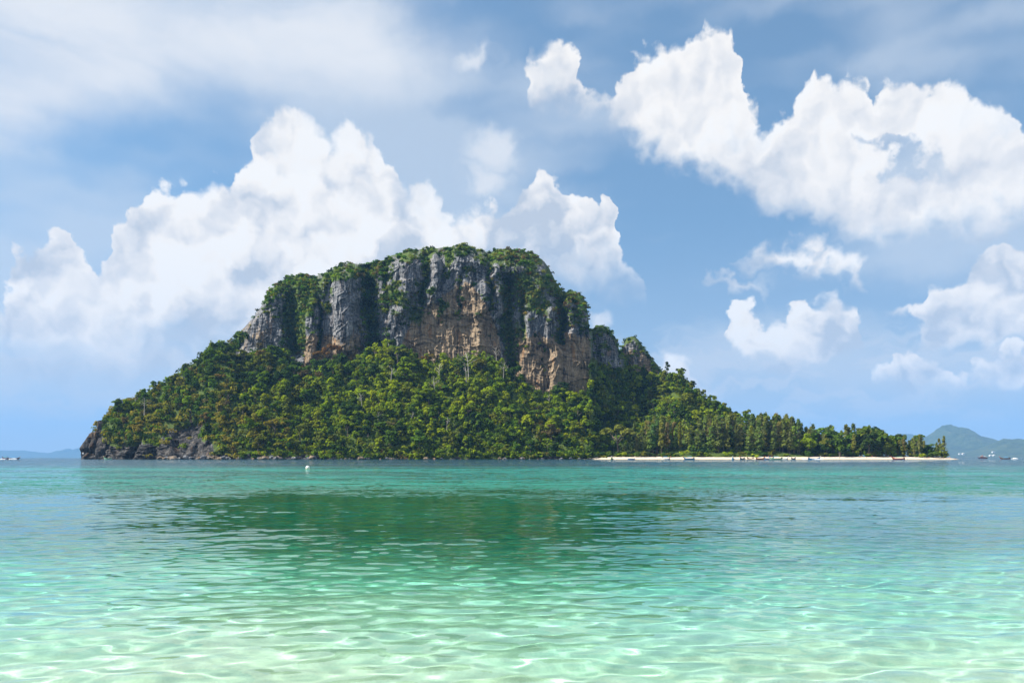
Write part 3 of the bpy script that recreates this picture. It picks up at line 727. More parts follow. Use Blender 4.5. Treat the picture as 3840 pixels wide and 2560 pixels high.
# ---------------------------------------------------------------- foliage
def foliage_material(name, mass=False):
    m, h, out = new_mat(name)
    pos = h.n('NewGeometry').outputs['Position']
    if mass: tint = h.n('Attribute', attribute_name='tint').outputs['Color']
    else: tint = h.n('ObjectInfo').outputs['Color']
    n = h.noise(pos, 0.9, 2.0, 0.6)
    k = h.map(n, 0.3, 0.7, 0.62, 1.4)
    c = h.mix(1.0, tint, h.xyz(k, k, h.m('MULTIPLY', k, 0.9)), 'MULTIPLY')
    df = h.n('BsdfDiffuse'); h.put(df.inputs[0], c)
    tr = h.n('BsdfTranslucent'); h.put(tr.inputs[0], h.mix(1.0, c, sock((1.25, 1.25, 0.6)), 'MULTIPLY'))
    mx = h.n('MixShader'); mx.inputs[0].default_value = 0.34
    h.t.links.new(df.outputs[0], mx.inputs[1]); h.t.links.new(tr.outputs[0], mx.inputs[2])
    h.t.links.new(mx.outputs[0], out.inputs[0]); return m
MAT_LEAF = foliage_material('leaves'); MAT_LEAF_MASS = foliage_material('leaves_mass', True)
MAT_BARK = plain('bark', (0.16, 0.125, 0.095), 0.9, var=0.35, scale=0.8)
MAT_PALE_BARK = plain('pale_bark', (0.42, 0.38, 0.33), 0.9, var=0.25, scale=0.8)

rngT = np.random.default_rng(11)
def quad_cloud(cent, nrm, size, rng, aspect=1.0, along=None):
    """leaf clumps: one bent-free quad per centre, facing nrm with jitter"""
    n = len(cent)
    nrm = nrm / np.maximum(np.linalg.norm(nrm, axis=1, keepdims=True), 1e-6)
    ref = rng.normal(size=(n, 3)) if along is None else along
    a = np.cross(nrm, ref); a /= np.maximum(np.linalg.norm(a, axis=1, keepdims=True), 1e-6)
    b = np.cross(nrm, a)
    s = np.asarray(size).reshape(-1, 1) * np.ones((n, 1))
    w = s * 0.5; l = s * 0.5 * aspect
    k = rng.uniform(0.55, 1.1, size=(n, 4, 1))
    v = np.stack([cent - a * w * k[:, 0] - b * l * k[:, 0], cent + a * w * k[:, 1] - b * l * k[:, 1], cent + a * w * k[:, 2] + b * l * k[:, 2], cent - a * w * k[:, 3] + b * l * k[:, 3]], 1)
    return v.reshape(-1, 3)

def crown_points(kind, nleaf, rng):
    """unit tree: height 1, crown centred on the axis; returns clump centres and outward normals"""
    puffs = []
    if kind == 'round':
        for i in range(20):
            a = rng.uniform(0, 6.283); rr = rng.uniform(0.05, 0.34) ; z = rng.uniform(0.38, 0.9)
            rr *= 1.0 - 0.55 * max(0, (z - 0.65) / 0.25)
            puffs.append((rr * math.cos(a), rr * math.sin(a), z, rng.uniform(0.07, 0.15)))
    elif kind == 'umbrella':
        for i in range(12):
            a = rng.uniform(0, 6.283); rr = rng.uniform(0.08, 0.40); z = 0.86 - 0.35 * rr * rr * 2 + rng.normal(0, 0.03)
            puffs.append((rr * math.cos(a), rr * math.sin(a), z, rng.uniform(0.08, 0.14)))
    elif kind == 'tall':
        for i in range(14):
            z = rng.uniform(0.3, 0.92); a = rng.uniform(0, 6.283); rr = rng.uniform(0.03, 0.19) * (1.25 - abs(z - 0.6))
            puffs.append((rr * math.cos(a), rr * math.sin(a), z, rng.uniform(0.07, 0.14)))
    elif kind == 'draped':
        for i in range(22):
            z = rng.uniform(0.12, 0.92); a = rng.uniform(0, 6.283); rr = rng.uniform(0.05, 0.27) * (1.2 - 0.75 * z)
            puffs.append((rr * math.cos(a), rr * math.sin(a), z, rng.uniform(0.065, 0.13)))
    elif kind == 'bush':
        for i in range(7):
            a = rng.uniform(0, 6.283); rr = rng.uniform(0.0, 0.42); z = rng.uniform(0.2, 0.7)
            puffs.append((rr * math.cos(a), rr * math.sin(a), z, rng.uniform(0.18, 0.32)))
    pf = np.array(puffs)
    vol = pf[:, 3] ** 2; idx = rng.choice(len(pf), nleaf, p=vol / vol.sum())
    d = rng.normal(size=(nleaf, 3)); d /= np.linalg.norm(d, axis=1, keepdims=True)
    d[:, 2] = np.where(rng.random(nleaf) < 0.75, np.abs(d[:, 2]), d[:, 2])
    r = pf[idx, 3] * rng.uniform(0.72, 1.08, nleaf)
    drop = 0.0
    c = pf[idx, :3] + d * r[:, None]
    if kind == 'draped': c[:, 2] -= 0.05 * rng.random(nleaf)
    n = d + rng.normal(0, 0.27, size=(nleaf, 3)) + np.array([0, 0, 0.25])
    return c, n, pf

def tube_path(bm, pts, radii, seg=6):
    rings = []
    for i, (p, r) in enumerate(zip(pts, radii)):
        p = Vector(p)
        t = (Vector(pts[min(i + 1, len(pts) - 1)]) - Vector(pts[max(i - 1, 0)])).normalized()
        a = t.orthogonal().normalized(); b = t.cross(a)
        rings.append([bm.verts.new(p + (a * math.cos(2 * math.pi * k / seg) + b * math.sin(2 * math.pi * k / seg)) * r) for k in range(seg)])
    for r0, r1 in zip(rings[:-1], rings[1:]):
        for k in range(seg):
            bm.faces.new((r0[k], r0[(k + 1) % seg], r1[(k + 1) % seg], r1[k]))
    bm.faces.new(rings[0][::-1]); bm.faces.new(rings[-1])

def bm_mesh(name, bm, mat, smooth=False):
    me = bpy.data.meshes.new(name); bm.to_mesh(me); bm.free(); me.materials.append(mat)
    if smooth:
        for p in me.polygons: p.use_smooth = True
    return me

def trunk_mesh(name, seed, top=0.7, r0=0.022, limbs=5, puffs=None, mat=None, lean=0.05, twigs=0):
    rg = random.Random(seed); bm = bmesh.new()
    lx, ly = rg.uniform(-lean, lean), rg.uniform(-lean, lean)
    path = [(lx * t * t * 2, ly * t * t * 2, t * top) for t in (-0.06, 0.15, 0.35, 0.6, 0.8, 1.0)]
    tube_path(bm, path, [r0 * 1.5, r0 * 1.05, r0 * 0.9, r0 * 0.7, r0 * 0.5, r0 * 0.25])
    for i in range(limbs):
        t = rg.uniform(0.5, 0.95)
        s = Vector((lx * t * t * 2, ly * t * t * 2, t * top))
        if puffs is not None:
            e = Vector(puffs[rg.randrange(len(puffs))][:3])
        else:
            a = rg.uniform(0, 6.28); l = rg.uniform(0.12, 0.26) * (1.3 - t)*1.6
            e = s + Vector((math.cos(a) * l, math.sin(a) * l, rg.uniform(0.08, 0.22)))
        m_ = s.lerp(e, 0.5) + Vector((0, 0, -0.02 + rg.uniform(-0.02, 0.03)))
        tube_path(bm, [s, m_, e], [r0 * 0.45, r0 * 0.3, r0 * 0.12], 5)
        for _ in range(twigs):
            q = m_.lerp(e, rg.uniform(0.1, 0.9)); f = q + Vector((rg.uniform(-.08, .08), rg.uniform(-.08, .08), rg.uniform(0.01, 0.09)))
            tube_path(bm, [q, f], [r0 * 0.17, r0 * 0.07], 4)
    return bm_mesh(name, bm, mat or MAT_BARK)

def leaf_mesh(name, kind, nleaf, size, rng, mat):
    c, n, pf = crown_points(kind, nleaf, rng)
    v = quad_cloud(c, n, rng.uniform(0.7, 1.25, nleaf) * size, rng)
    return mesh_np(name, v, np.arange(len(v)).reshape(-1, 4), mat=mat), pf

# prototypes of the wooded slope's trees (unit height)
PROTO = {}
for kind, cnt, nl, sz in (('round', 4, 620, 0.082), ('umbrella', 2, 460, 0.078), ('tall', 3, 520, 0.068), ('draped', 4, 640, 0.078), ('bush', 4, 240, 0.16)):
    PROTO[kind] = []
    for i in range(cnt):
        cm, pf = leaf_mesh('crown', kind, nl, sz, rngT, MAT_LEAF)
        tm = trunk_mesh('trunk', 1000 + i * 7 + len(kind), top=0.66 if kind != 'umbrella' else 0.74, limbs=5, puffs=pf) if kind != 'bush' else trunk_mesh('stem', 1100 + i, top=0.4, r0=0.03, limbs=4, puffs=pf)
        PROTO[kind].append((cm, tm))

def put_tree(name, kind, loc, height, width, colour, label=None, cat='tree', group=None, var=None, rz=None, rg=random, pale=False):
    cm, tm = PROTO[kind][rg.randrange(len(PROTO[kind])) if var is None else var]
    root = bpy.data.objects.new(name, None); COL.objects.link(root); root.empty_display_size = 0.1
    root.location = loc; root.rotation_euler = (0, 0, rg.uniform(0, 6.28) if rz is None else rz); root.scale = (width, width, height)
    c = bpy.data.objects.new('foliage' if kind == 'bush' else 'crown', cm); COL.objects.link(c); c.parent = root; c.color = (*colour, 1)
    t = bpy.data.objects.new('stem' if kind == 'bush' else 'trunk', tm); COL.objects.link(t); t.parent = root
    tag(root, label, cat, group)
    return root

GREENS = dict(bright=(0.222, 0.275, 0.012), fresh=(0.162, 0.225, 0.014), mid=(0.078, 0.138, 0.016), dark=(0.038, 0.072, 0.014), deep=(0.026, 0.055, 0.018), olive=(0.128, 0.148, 0.020), gold=(0.23, 0.205, 0.030), rust=(0.155, 0.115, 0.035), brown=(0.115, 0.09, 0.04))
def slope_colour(u, v, rg):
    """which greens grow where: gold and rust on the dry headland, bright creeper-clad centre, dark wood high on the left"""
    if u < 900:
        low = v > 1470
        w = dict(mid=3, dark=2.4, olive=2.2, fresh=1.0, gold=(5.0 if v > 1560 else 2.6) if low else 0.5, rust=0.3 if low else 0.15, brown=0.3)
    elif u < 1080 and v > 1560:
        w = dict(olive=3, gold=2.2, mid=2.0, fresh=1.5, bright=0.8, dark=0.8)
    elif u < 1320 and v < 1480:
        w = dict(mid=3, dark=3, deep=1.3, olive=1.5, fresh=0.8, brown=0.4, rust=0.25)
    elif u < 2080:
        w = dict(bright=3.0, fresh=3.6, mid=2.2, dark=1.0, olive=1.0, deep=0.4, brown=0.2)
        if v > 1620: w['olive'] += 1.2; w['mid'] += 1.5; w['dark'] += 0.8
        if u > 1880 and v > 1560: w['olive'] += 2.0; w['rust'] = 0.5; w['gold'] = 0.7
    else:
        w = dict(fresh=2.2, bright=1.2, mid=2.6, dark=1.8, deep=0.6, olive=1.4)
    dry = float(fbm(np.array([u / 70.0]), np.array([v / 45.0]), 500, 3)[0])
    for k_ in ('gold', 'rust', 'brown', 'olive'):
        if k_ in w: w[k_] *= 3.0 if dry > 0.18 else (0.9 if dry > -0.1 else 0.22)
    ks = list(w); c = GREENS[rg.choices(ks, [w[k] for k in ks])[0]]
    f = rg.uniform(0.8, 1.22)
    return tuple(x * f * rg.uniform(0.93, 1.07) for x in c)

# ---- scatter over the slope
rgT = random.Random(5)
slope_trees = []
def slope_samples(n, ulo, uhi, tlo, thi, off, seed):
    rng = np.random.default_rng(seed)
    u = rng.uniform(ulo, uhi, n); t = rng.uniform(tlo, thi, n)
    vt, _ = apron_top(u); v = 1716 + (vt - 1716) * t
    rk = rock_amount(u, t); x, y, z = apron_point(u, t)
    ok = rng.random(n) <= (off - vt) / 430.0
    return [tuple(map(float, r)) for r in np.stack([u, v, t, x, y, z, rk], 1)[ok]]
for (u, v, t, x, y, z, rk) in slope_samples(5800, 318, 3010, 0.015, 1.0, 1716, 61):
    if len(slope_trees) >= 2800: break
    if rk > 0.35 or (u > 2430 and v > 1640): continue
    hgt = rgT.uniform(7, 12.5) if rgT.random() < 0.8 else rgT.uniform(13, 21)
    if u < 900: hgt *= 0.8
    if t > 0.90: hgt *= 0.62 if (u < 1080 or u > 2212) else 0.8
    slope_trees.append([u, v, t, x, y, z, hgt])
# keep a loose spacing in plan
kept = []
cell = {}
for s in slope_trees:
    k = (int(s[3] // 5), int(s[4] // 5))
    if cell.get(k, 0) >= 1 and rgT.random() < 0.8: continue
    cell[k] = cell.get(k, 0) + 1; kept.append(s)
kept.sort(key=lambda s: s[6] * (1.0 + 0.25 * (s[1] > 1600)), reverse=True)
ZONES = [(300, 420, 'above the beaked headland tip'), (420, 500, 'above the small moored white boat'), (500, 600, 'above the sea cave'), (600, 720, 'above the bare headland cliff'), (720, 820, 'below the left skyline notch'), (820, 930, 'below the lowest left cliff'),
         (930, 1060, 'below the left grey cliff'), (1060, 1190, 'above the jumbled shore boulders'), (1190, 1300, 'below the tall grey pillar'), (1300, 1400, 'above the lone pale boulder'), (1400, 1500, 'below the dark cleft'), (1500, 1600, 'below the left edge of the tan cliff'),
         (1600, 1700, 'below the middle of the tan cliff'), (1700, 1800, 'below the summit'), (1800, 1900, 'below the right half of the cliff'), (1900, 2000, 'below the second cleft'), (2000, 2110, 'below the great right buttress'), (2110, 2225, 'below the right cliff corner'),
         (2225, 2330, 'in the valley right of the cliff'), (2330, 2450, 'below the two right crags'), (2450, 2560, 'on the ridge right of the crags'), (2560, 2700, 'on the lower right ridge'), (2700, 3100, 'at the right foot of the ridge')]
HEIGHTS = [(0, 0.12, 'by the shore'), (0.12, 0.33, 'low on the slope'), (0.33, 0.55, 'mid-slope'), (0.55, 0.78, 'high on the slope'), (0.78, 1.1, 'at the top of the slope')]
KINDTXT = dict(round='round-crowned', umbrella='flat-topped', tall='narrow tall', draped='creeper-draped')
def colour_word(c):
    r, g, b = c
    if r > g * 1.25: return 'rust-brown'
    if r > g * 1.05: return 'golden'
    if r > g * 0.9: return 'olive'
    if g > 0.115: return 'bright green'
    if g > 0.075: return 'mid green'
    return 'dark green'
mass = []
for i, s in enumerate(kept):
    u, v, t, x, y, z, hgt = s
    kind = rgT.choices(['round', 'umbrella', 'tall', 'draped'], [3.2, 0.8, 1.3, 3.4 if 1000 < u < 2100 else 1.8])[0]
    colr = slope_colour(u, v, rgT)
    wd = hgt * rgT.uniform(0.95, 1.4) if kind != 'tall' else hgt * rgT.uniform(0.95, 1.2)
    if i < 300:
        zt_ = [q[2] for q in ZONES if q[0] <= u < q[1]] or ['on the island slope']
        ht_ = [q[2] for q in HEIGHTS if q[0] <= t < q[1]][0]
        put_tree('forest_tree', kind, (x, y, z - 0.5), hgt, wd, colr, f'{colour_word(colr)} {KINDTXT[kind]} tree {ht_} {zt_[0]}'.replace('at the top of the slope', 'high').replace(' on the slope', ''), group='trees of the wooded island slope', rg=rgT)
    else:
        mass.append((kind, (x, y, z - 0.4), hgt, wd, colr))

def mass_object(name, items, nleaf, size, label, cat, seed):
    """one object for the trees too many to count"""
    rng = np.random.default_rng(seed)
    V, T = [], []
    base = {k: [crown_points(k, nleaf if k != 'bush' else max(40, nleaf // 4), rng) for _ in range(5)] for k in ('round', 'umbrella', 'tall', 'draped', 'bush')}
    for kind, loc, hgt, wd, colr in items:
        c, n, pf = base[kind][rng.integers(5)]
        a = rng.uniform(0, 6.283); ca, sa = math.cos(a), math.sin(a)
        M = np.array([[ca * wd, -sa * wd, 0], [sa * wd, ca * wd, 0], [0, 0, hgt]])
        cc = c @ M.T + np.array(loc); nn = n @ np.array([[ca, -sa, 0], [sa, ca, 0], [0, 0, 1]]).T
        sz = size * (0.5 * (hgt + wd)) * (2.0 if kind == 'bush' else 1.0)
        V.append(quad_cloud(cc, nn, rng.uniform(0.7, 1.25, len(cc)) * sz, rng)); T.append(np.repeat(np.array([[*colr, 1.0]]), len(cc) * 4, 0))
    V = np.vstack(V); T = np.vstack(T)
    me = mesh_np(name, V, np.arange(len(V)).reshape(-1, 4), mat=MAT_LEAF_MASS)
    ca_ = me.attributes.new('tint', 'FLOAT_COLOR', 'POINT'); ca_.data.foreach_set('color', T.astype(np.float32).ravel())
    o = link(name, me); tag(o, label, cat, None, 'stuff')
    return o
# undergrowth between the trees
for (u, v, t, x, y, z, rk) in slope_samples(4600, 316, 2900, 0.0, 1.02, 1730, 62):
    if rk > rgT.choice((0.3, 0.5, 0.9)): continue
    s = rgT.uniform(3.5, 7.0)
    mass.append(('bush', (x, y, z - 0.6), s, s * rgT.uniform(1.2, 1.9), slope_colour(u, v, rgT)))
for _ in range(260):                      # growth hanging over the water's edge
    u = rgT.uniform(800, 2260); x, y, z = (float(q[0]) for q in apron_point(np.array([u]), np.array([rgT.uniform(0.004, 0.03)])))
    if u < 1190 and rgT.random() < 0.5: continue
    s = rgT.uniform(3.0, 6.0); mass.append(('bush', (x, y - rgT.uniform(0, 2.0), z + 0.2), s, s * rgT.uniform(1.3, 1.9), slope_colour(u, 1700, rgT)))
mass_object('forest_canopy', mass, 145, 0.125, 'dense mixed green forest and undergrowth covering the island slope', 'forest', 21)

# ---- shrubs clinging to the cliffs
def cliff_shrubs():
    items = []; rim = []
    for C, nmax in ((CLIFF, 2700), (KNOB1, 80), (KNOB2, 90)):
        nf, nu = C['nface'], len(C['us'])
        k = 0; tries = 0
        while k < nmax and tries < nmax * 12:
            tries += 1
            r = rgT.randrange(int(nf * 0.12), nf + 6); c = rgT.randrange(nu)
            if rgT.random() > C['veg'][r, c] ** 1.3: continue
            u, v = C['U'][r, c], C['V'][r, c]
            k += 1
            s = rgT.uniform(2.6, 5.6)
            if r > nf * 0.9: s = rgT.uniform(3.0, 7.0)
            if r >= nf: s = rgT.uniform(4, 8)
            if 1340 < u < 1450: s *= 1.5
            shoulder = u > 1850 and v < 1200
            w = dict(mid=2, dark=2.2, olive=2.2, brown=1.6, fresh=0.6, rust=0.5, gold=0.3) if shoulder else dict(mid=3, dark=3, deep=1.2, olive=1.6, fresh=1.2, brown=0.4)
            ks = list(w); colr = tuple(q * rgT.uniform(0.8, 1.2) for q in GREENS[rgT.choices(ks, [w[q] for q in ks])[0]])
            items.append(('bush', (C['X'][r, c], C['Y'][r, c] - 0.6, C['Z'][r, c] - s * 0.35), s, s * rgT.uniform(1.0, 1.5), colr))
    mass_object('cliff_shrubs', items, 200, 0.12, 'green and olive shrubs and creepers clinging to the cliffs', 'shrubs', 33)
cliff_shrubs()
# ---------------------------------------------------------------- trees of the beach spit
def casuarina_mesh(seed, nleaf=640):
    rng = np.random.default_rng(seed)
    cs, ns, al = [], [], []
    nb = 64
    for i in range(nb):
        z = rng.uniform(0.20, 0.99) ** 0.9; a = rng.uniform(0, 6.283)
        L = (0.025 + 0.19 * (1 - z) ** 0.9 * min(1, 0.3 + (z - 0.12) / 0.25)) * rng.uniform(0.55, 1.15)
        d = np.array([math.cos(a), math.sin(a), rng.uniform(0.25, 0.9)]); d /= np.linalg.norm(d)
        m_ = max(4, int(nleaf / nb))
        s = rng.uniform(0.15, 1.0, m_)[:, None] * L
        p = np.array([0, 0, z]) + d * s + rng.normal(0, 0.012, (m_, 3)) - np.array([0, 0, 0.25]) * s ** 2 * 3
        cs.append(p); ns.append(np.array([math.cos(a), math.sin(a), 0.55]) + rng.normal(0, 0.4, (m_, 3))); al.append(np.repeat(d[None], m_, 0) + rng.normal(0, 0.3, (m_, 3)))
    c, n, al = np.vstack(cs), np.vstack(ns), np.vstack(al)
    v = quad_cloud(c, n, rng.uniform(0.7, 1.3, len(c)) * 0.024, rng, aspect=2.6, along=np.cross(n, al))
    return mesh_np('crown', v, np.arange(len(v)).reshape(-1, 4), mat=MAT_LEAF)
PROTO['casuarina'] = [(casuarina_mesh(700 + i), trunk_mesh('trunk', 720 + i, top=0.95, r0=0.0085, limbs=6, lean=0.025)) for i in range(6)]

def palm_meshes(seed):
    rg = random.Random(seed); bm = bmesh.new()
    tube_path(bm, [(0, 0, -0.03), (0.02, 0, 0.25), (0.05, 0.01, 0.5), (0.10, 0.01, 0.74)], [0.02, 0.014, 0.012, 0.010])
    tm = bm_mesh('trunk', bm, MAT_BARK)
    bm = bmesh.new(); top = Vector((0.10, 0.01, 0.74))
    for i in range(17):
        a = i * 2.4 + rg.uniform(-0.2, 0.2); up = rg.uniform(-0.1, 0.9); L = rg.uniform(0.22, 0.30)
        pts = []
        for k in range(6):
            t = k / 5; pts.append(top + Vector((math.cos(a) * L * t * (1 - 0.12 * t), math.sin(a) * L * t * (1 - 0.12 * t), L * (up * t - 1.05 * t * t))))
        side = Vector((-math.sin(a), math.cos(a), 0))
        for k in range(5):
            w0 = 0.028 * math.sin(math.pi * (k + 0.35) / 5.6); w1 = 0.028 * math.sin(math.pi * (k + 1.35) / 5.9) if k < 4 else 0.003
            for sg in (-1, 1):
                dn = Vector((0, 0, -0.02))
                q = [pts[k], pts[k + 1], pts[k + 1] + side * sg * w1 + dn, pts[k] + side * sg * w0 + dn]
                bm.faces.new([bm.verts.new(v) for v in q])
    return bm_mesh('crown', bm, MAT_LEAF), tm
PROTO['palm'] = [palm_meshes(740), palm_meshes(741)]

SPIT_TOP = P([(2260, 1640), (2330, 1596), (2400, 1585), (2470, 1562), (2540, 1566), (2620, 1572), (2700, 1556), (2760, 1548), (2830, 1548), (2880, 1556), (2950, 1552), (2985, 1566), (3020, 1590), (3060, 1598), (3090, 1588), (3130, 1594), (3190, 1586), (3240, 1590), (3290, 1588), (3330, 1612), (3370, 1622), (3430, 1624), (3470, 1634), (3510, 1630), (3545, 1640), (3562, 1680)])
rgS = random.Random(77)
OLIVES = [(0.185, 0.22, 0.05), (0.155, 0.19, 0.05), (0.12, 0.17, 0.045), (0.10, 0.15, 0.045), (0.185, 0.18, 0.055), (0.20, 0.23, 0.035)]
def spit_tree(u, d, toprow, kind, colr, label, group, wmul=1.0, name='casuarina_tree'):
    x, y, z = (float(q[0]) for q in beach_point(np.array([float(u)]), np.array([float(d)])))
    hgt = max(6.0, CAMH + (HZ - toprow) / FPX * y - z)
    if kind == 'casuarina': w = hgt * rgS.uniform(0.85, 1.2)
    elif kind == 'palm': w = hgt * 1.0
    else: w = hgt * rgS.uniform(1.0, 1.35)
    return put_tree(name, kind, (x, y, z - 0.3), hgt, w * wmul, colr, label, 'tree', group, rg=rgS)
SEG = [(2370, 2440, 'right of the palm'), (2440, 2530, 'left of the red-bowed boats'), (2530, 2630, 'behind the red-bowed brown boat'), (2630, 2720, 'left of the small blue boat'), (2720, 2800, 'behind the small blue boat'), (2800, 2870, 'left of the boat cluster'), (2870, 2930, 'behind the white longtail'),
       (2930, 3000, 'right of the white longtail'), (3000, 3070, 'behind the moving longtail'), (3070, 3150, 'right of the moving longtail'), (3150, 3240, 'left of the blue parasol'), (3240, 3330, 'behind the blue parasol'), (3330, 3420, 'behind the green longtail'), (3420, 3500, 'right of the green longtail'), (3500, 3600, 'near the tip')]
def seg_of(u):
    for a, b, t in SEG:
        if a <= u < b: return t
    return 'on the spit'
n = 0
us_ = sorted([rgS.uniform(2375, 3010) for _ in range(150)] + [rgS.uniform(3010, 3545) for _ in range(90)])
for u in us_:
    d = rgS.choice((rgS.uniform(25, 33), rgS.uniform(33, 52), rgS.uniform(45, 80)))
    front = d < 34
    if u > 3420: d = rgS.uniform(14, 34)
    top = float(SPIT_TOP(u)) + (rgS.uniform(18, 62) if front else rgS.uniform(-6, 34))
    c = OLIVES[rgS.randrange(len(OLIVES))]; c = tuple(q * rgS.uniform(0.85, 1.15) for q in c)
    hue = 'yellowish' if c[0] > c[1] * 0.95 else ('straw-green' if c[1] > 0.215 else ('olive' if c[1] > 0.18 else ('grey-green' if c[1] > 0.155 else 'dark green')))
    size = 'shorter' if top > float(SPIT_TOP(u)) + 30 else 'tall'
    row = 'in the front row' if front else 'further back'
    spit_tree(u, d, top, 'casuarina', c, f'{size} {hue} feathery casuarina {row} {seg_of(u)}', 'casuarinas along the beach', wmul=rgS.uniform(0.95, 1.35) if front else 1.0)
for i in range(56):
    u = rgS.uniform(3020, 3552); d = rgS.uniform(18, 60) if u < 3480 else rgS.uniform(12, 34)
    top = float(SPIT_TOP(u)) + rgS.choice((rgS.uniform(0, 20), rgS.uniform(20, 60), rgS.uniform(30, 75)))
    colr = tuple(q * rgS.uniform(0.85, 1.15) for q in GREENS[rgS.choices(['mid', 'dark', 'deep', 'olive', 'fresh'], [3.5, 2.5, 0.6, 2.2, 1.2])[0]])
    kind = rgS.choices(['round', 'tall', 'draped', 'umbrella'], [2.4, 1.6, 2.6, 0.3])[0]
    spit_tree(u, d, min(top, 1690), kind, colr, f'{colour_word(colr)} {KINDTXT[kind]} broadleaf tree {"further back" if d > 34 else "in front"} on the spit {seg_of(u)}', 'broadleaf trees on the right of the spit', name='broadleaf_tree')
for i in range(84):
    u = rgS.choice((rgS.uniform(2150, 2420), rgS.uniform(2150, 3000), rgS.uniform(3000, 3555))); d = rgS.uniform(17, 27) if u < 3450 else rgS.uniform(9, 15)
    x, y, z = (float(q[0]) for q in beach_point(np.array([u]), np.array([d])))
    h_ = rgS.uniform(3, 7.5) * (1.2 if u > 3000 else 1.0)
    colr = tuple(q * rgS.uniform(0.85, 1.15) for q in GREENS[rgS.choices(['mid', 'dark', 'bright', 'olive', 'fresh', 'brown'], [3, 3, 1.2, 1.5, 1.5, 0.6])[0]])
    put_tree('shrub', 'bush', (x, y, z - 0.3), h_, h_ * rgS.uniform(1.2, 1.8), colr, f'{colour_word(colr)} shrub at the top of the sand {seg_of(u) if u > 2370 else "near the left end of the beach"}', 'shrub', 'shrubs along the top of the beach', rg=rgS)
# dense wood behind the front rows
back = []
for i in range(330):
    u = rgS.uniform(2240, 3550); d = rgS.uniform(40, 110) if u < 3450 else rgS.uniform(20, 45)
    x, y, z = (float(q[0]) for q in beach_point(np.array([u]), np.array([d])))
    top = float(SPIT_TOP(u)) + rgS.uniform(34, 95)
    hgt = max(5, CAMH + (HZ - top) / FPX * y - z)
    colr = tuple(q * rgS.uniform(0.8, 1.15) for q in rgS.choice([(0.06, 0.085, 0.028), (0.08, 0.105, 0.03), (0.045, 0.07, 0.025)]))
    back.append((rgS.choice(('tall', 'tall', 'draped')), (x, y, z - 0.3), hgt, hgt * rgS.uniform(0.7, 1.0), colr))
mass_object('spit_wood', back, 170, 0.075, 'dark dense wood filling the spit behind the casuarinas', 'forest', 91)
# singled-out trees
spit_tree(2345, 24, 1648, 'palm', (0.06, 0.085, 0.025), 'coconut palm with drooping fronds at the left end of the beach', None, name='palm_tree')
spit_tree(3290, 30, 1634, 'palm', (0.07, 0.095, 0.025), 'palm crown poking out of the trees right of the beached green boat', None, name='palm_tree')
spit_tree(2318, 34, 1592, 'umbrella', (0.15, 0.165, 0.03), 'pale yellow-green flat-topped tree left of the palm', None, 1.15, name='umbrella_tree')
spit_tree(2548, 27, 1580, 'casuarina', (0.16, 0.165, 0.02), 'slim bright yellow-green casuarina standing out of the grove', None, 0.6)

# bare and pale-trunked trees on the slope, and a few lone trees on the skyline
BARE = [trunk_mesh('trunk', 760 + i, top=0.78, r0=0.013, limbs=9, mat=MAT_PALE_BARK, lean=0.04, twigs=4) for i in range(4)]
def slope_at(u, v):
    vt, _ = apron_top(np.array([float(u)])); t = np.clip((1716 - v) / (1716 - vt), 0, 1)
    return tuple(float(q[0]) for q in apron_point(np.array([float(u)]), t))
for i, (u, v0, v1, txt) in enumerate([(1758, 1440, 1335, 'tall dead pale tree with twisted bare branches below the tan cliff'), (1862, 1372, 1308, 'bare white-trunked tree at the foot of the cliff, right of centre'), (1750, 1450, 1385, 'short pale dead trunk below the tall dead tree'),
        (1888, 1455, 1385, 'slender pale trunk rising from the green slope right of centre'), (1648, 1455, 1385, 'thin pale trunk on the slope below the tan cliff'), (1632, 1505, 1440, 'thin bare trunk lower on the slope below the tan cliff'),
        (1470, 1475, 1405, 'thin pale trunk with sparse twigs left of the slope centre'), (1362, 1565, 1500, 'pale branching trunk among creepers left of centre'), (1546, 1620, 1578, 'forked white snag low on the central slope'),
        (1422, 1615, 1580, 'small bare snag low on the slope left of centre'), (1678, 1640, 1595, 'thin leaning pale trunk low on the central slope'), (2060, 1535, 1490, 'bare pale tree near the foot of the right cliff'),
        (552, 1572, 1508, 'slanting white dead trunk on the dry headland'), (518, 1535, 1495, 'bare grey tree on the headland skyline'), (2430, 1690, 1655, 'leafless grey tree leaning over the beach')]):
    p0 = slope_at(u, v0); hgt = (v0 - v1) / FPX * p0[1] / 0.85
    root = bpy.data.objects.new('bare_tree', None); COL.objects.link(root); root.location = (p0[0], p0[1] - 7, p0[2] + 0.5); root.scale = (hgt * 1.1, hgt * 1.1, hgt); root.rotation_euler = (0, 0, i * 1.3)
    t_ = link('trunk', BARE[i % 4], root); tag(root, txt, 'tree')
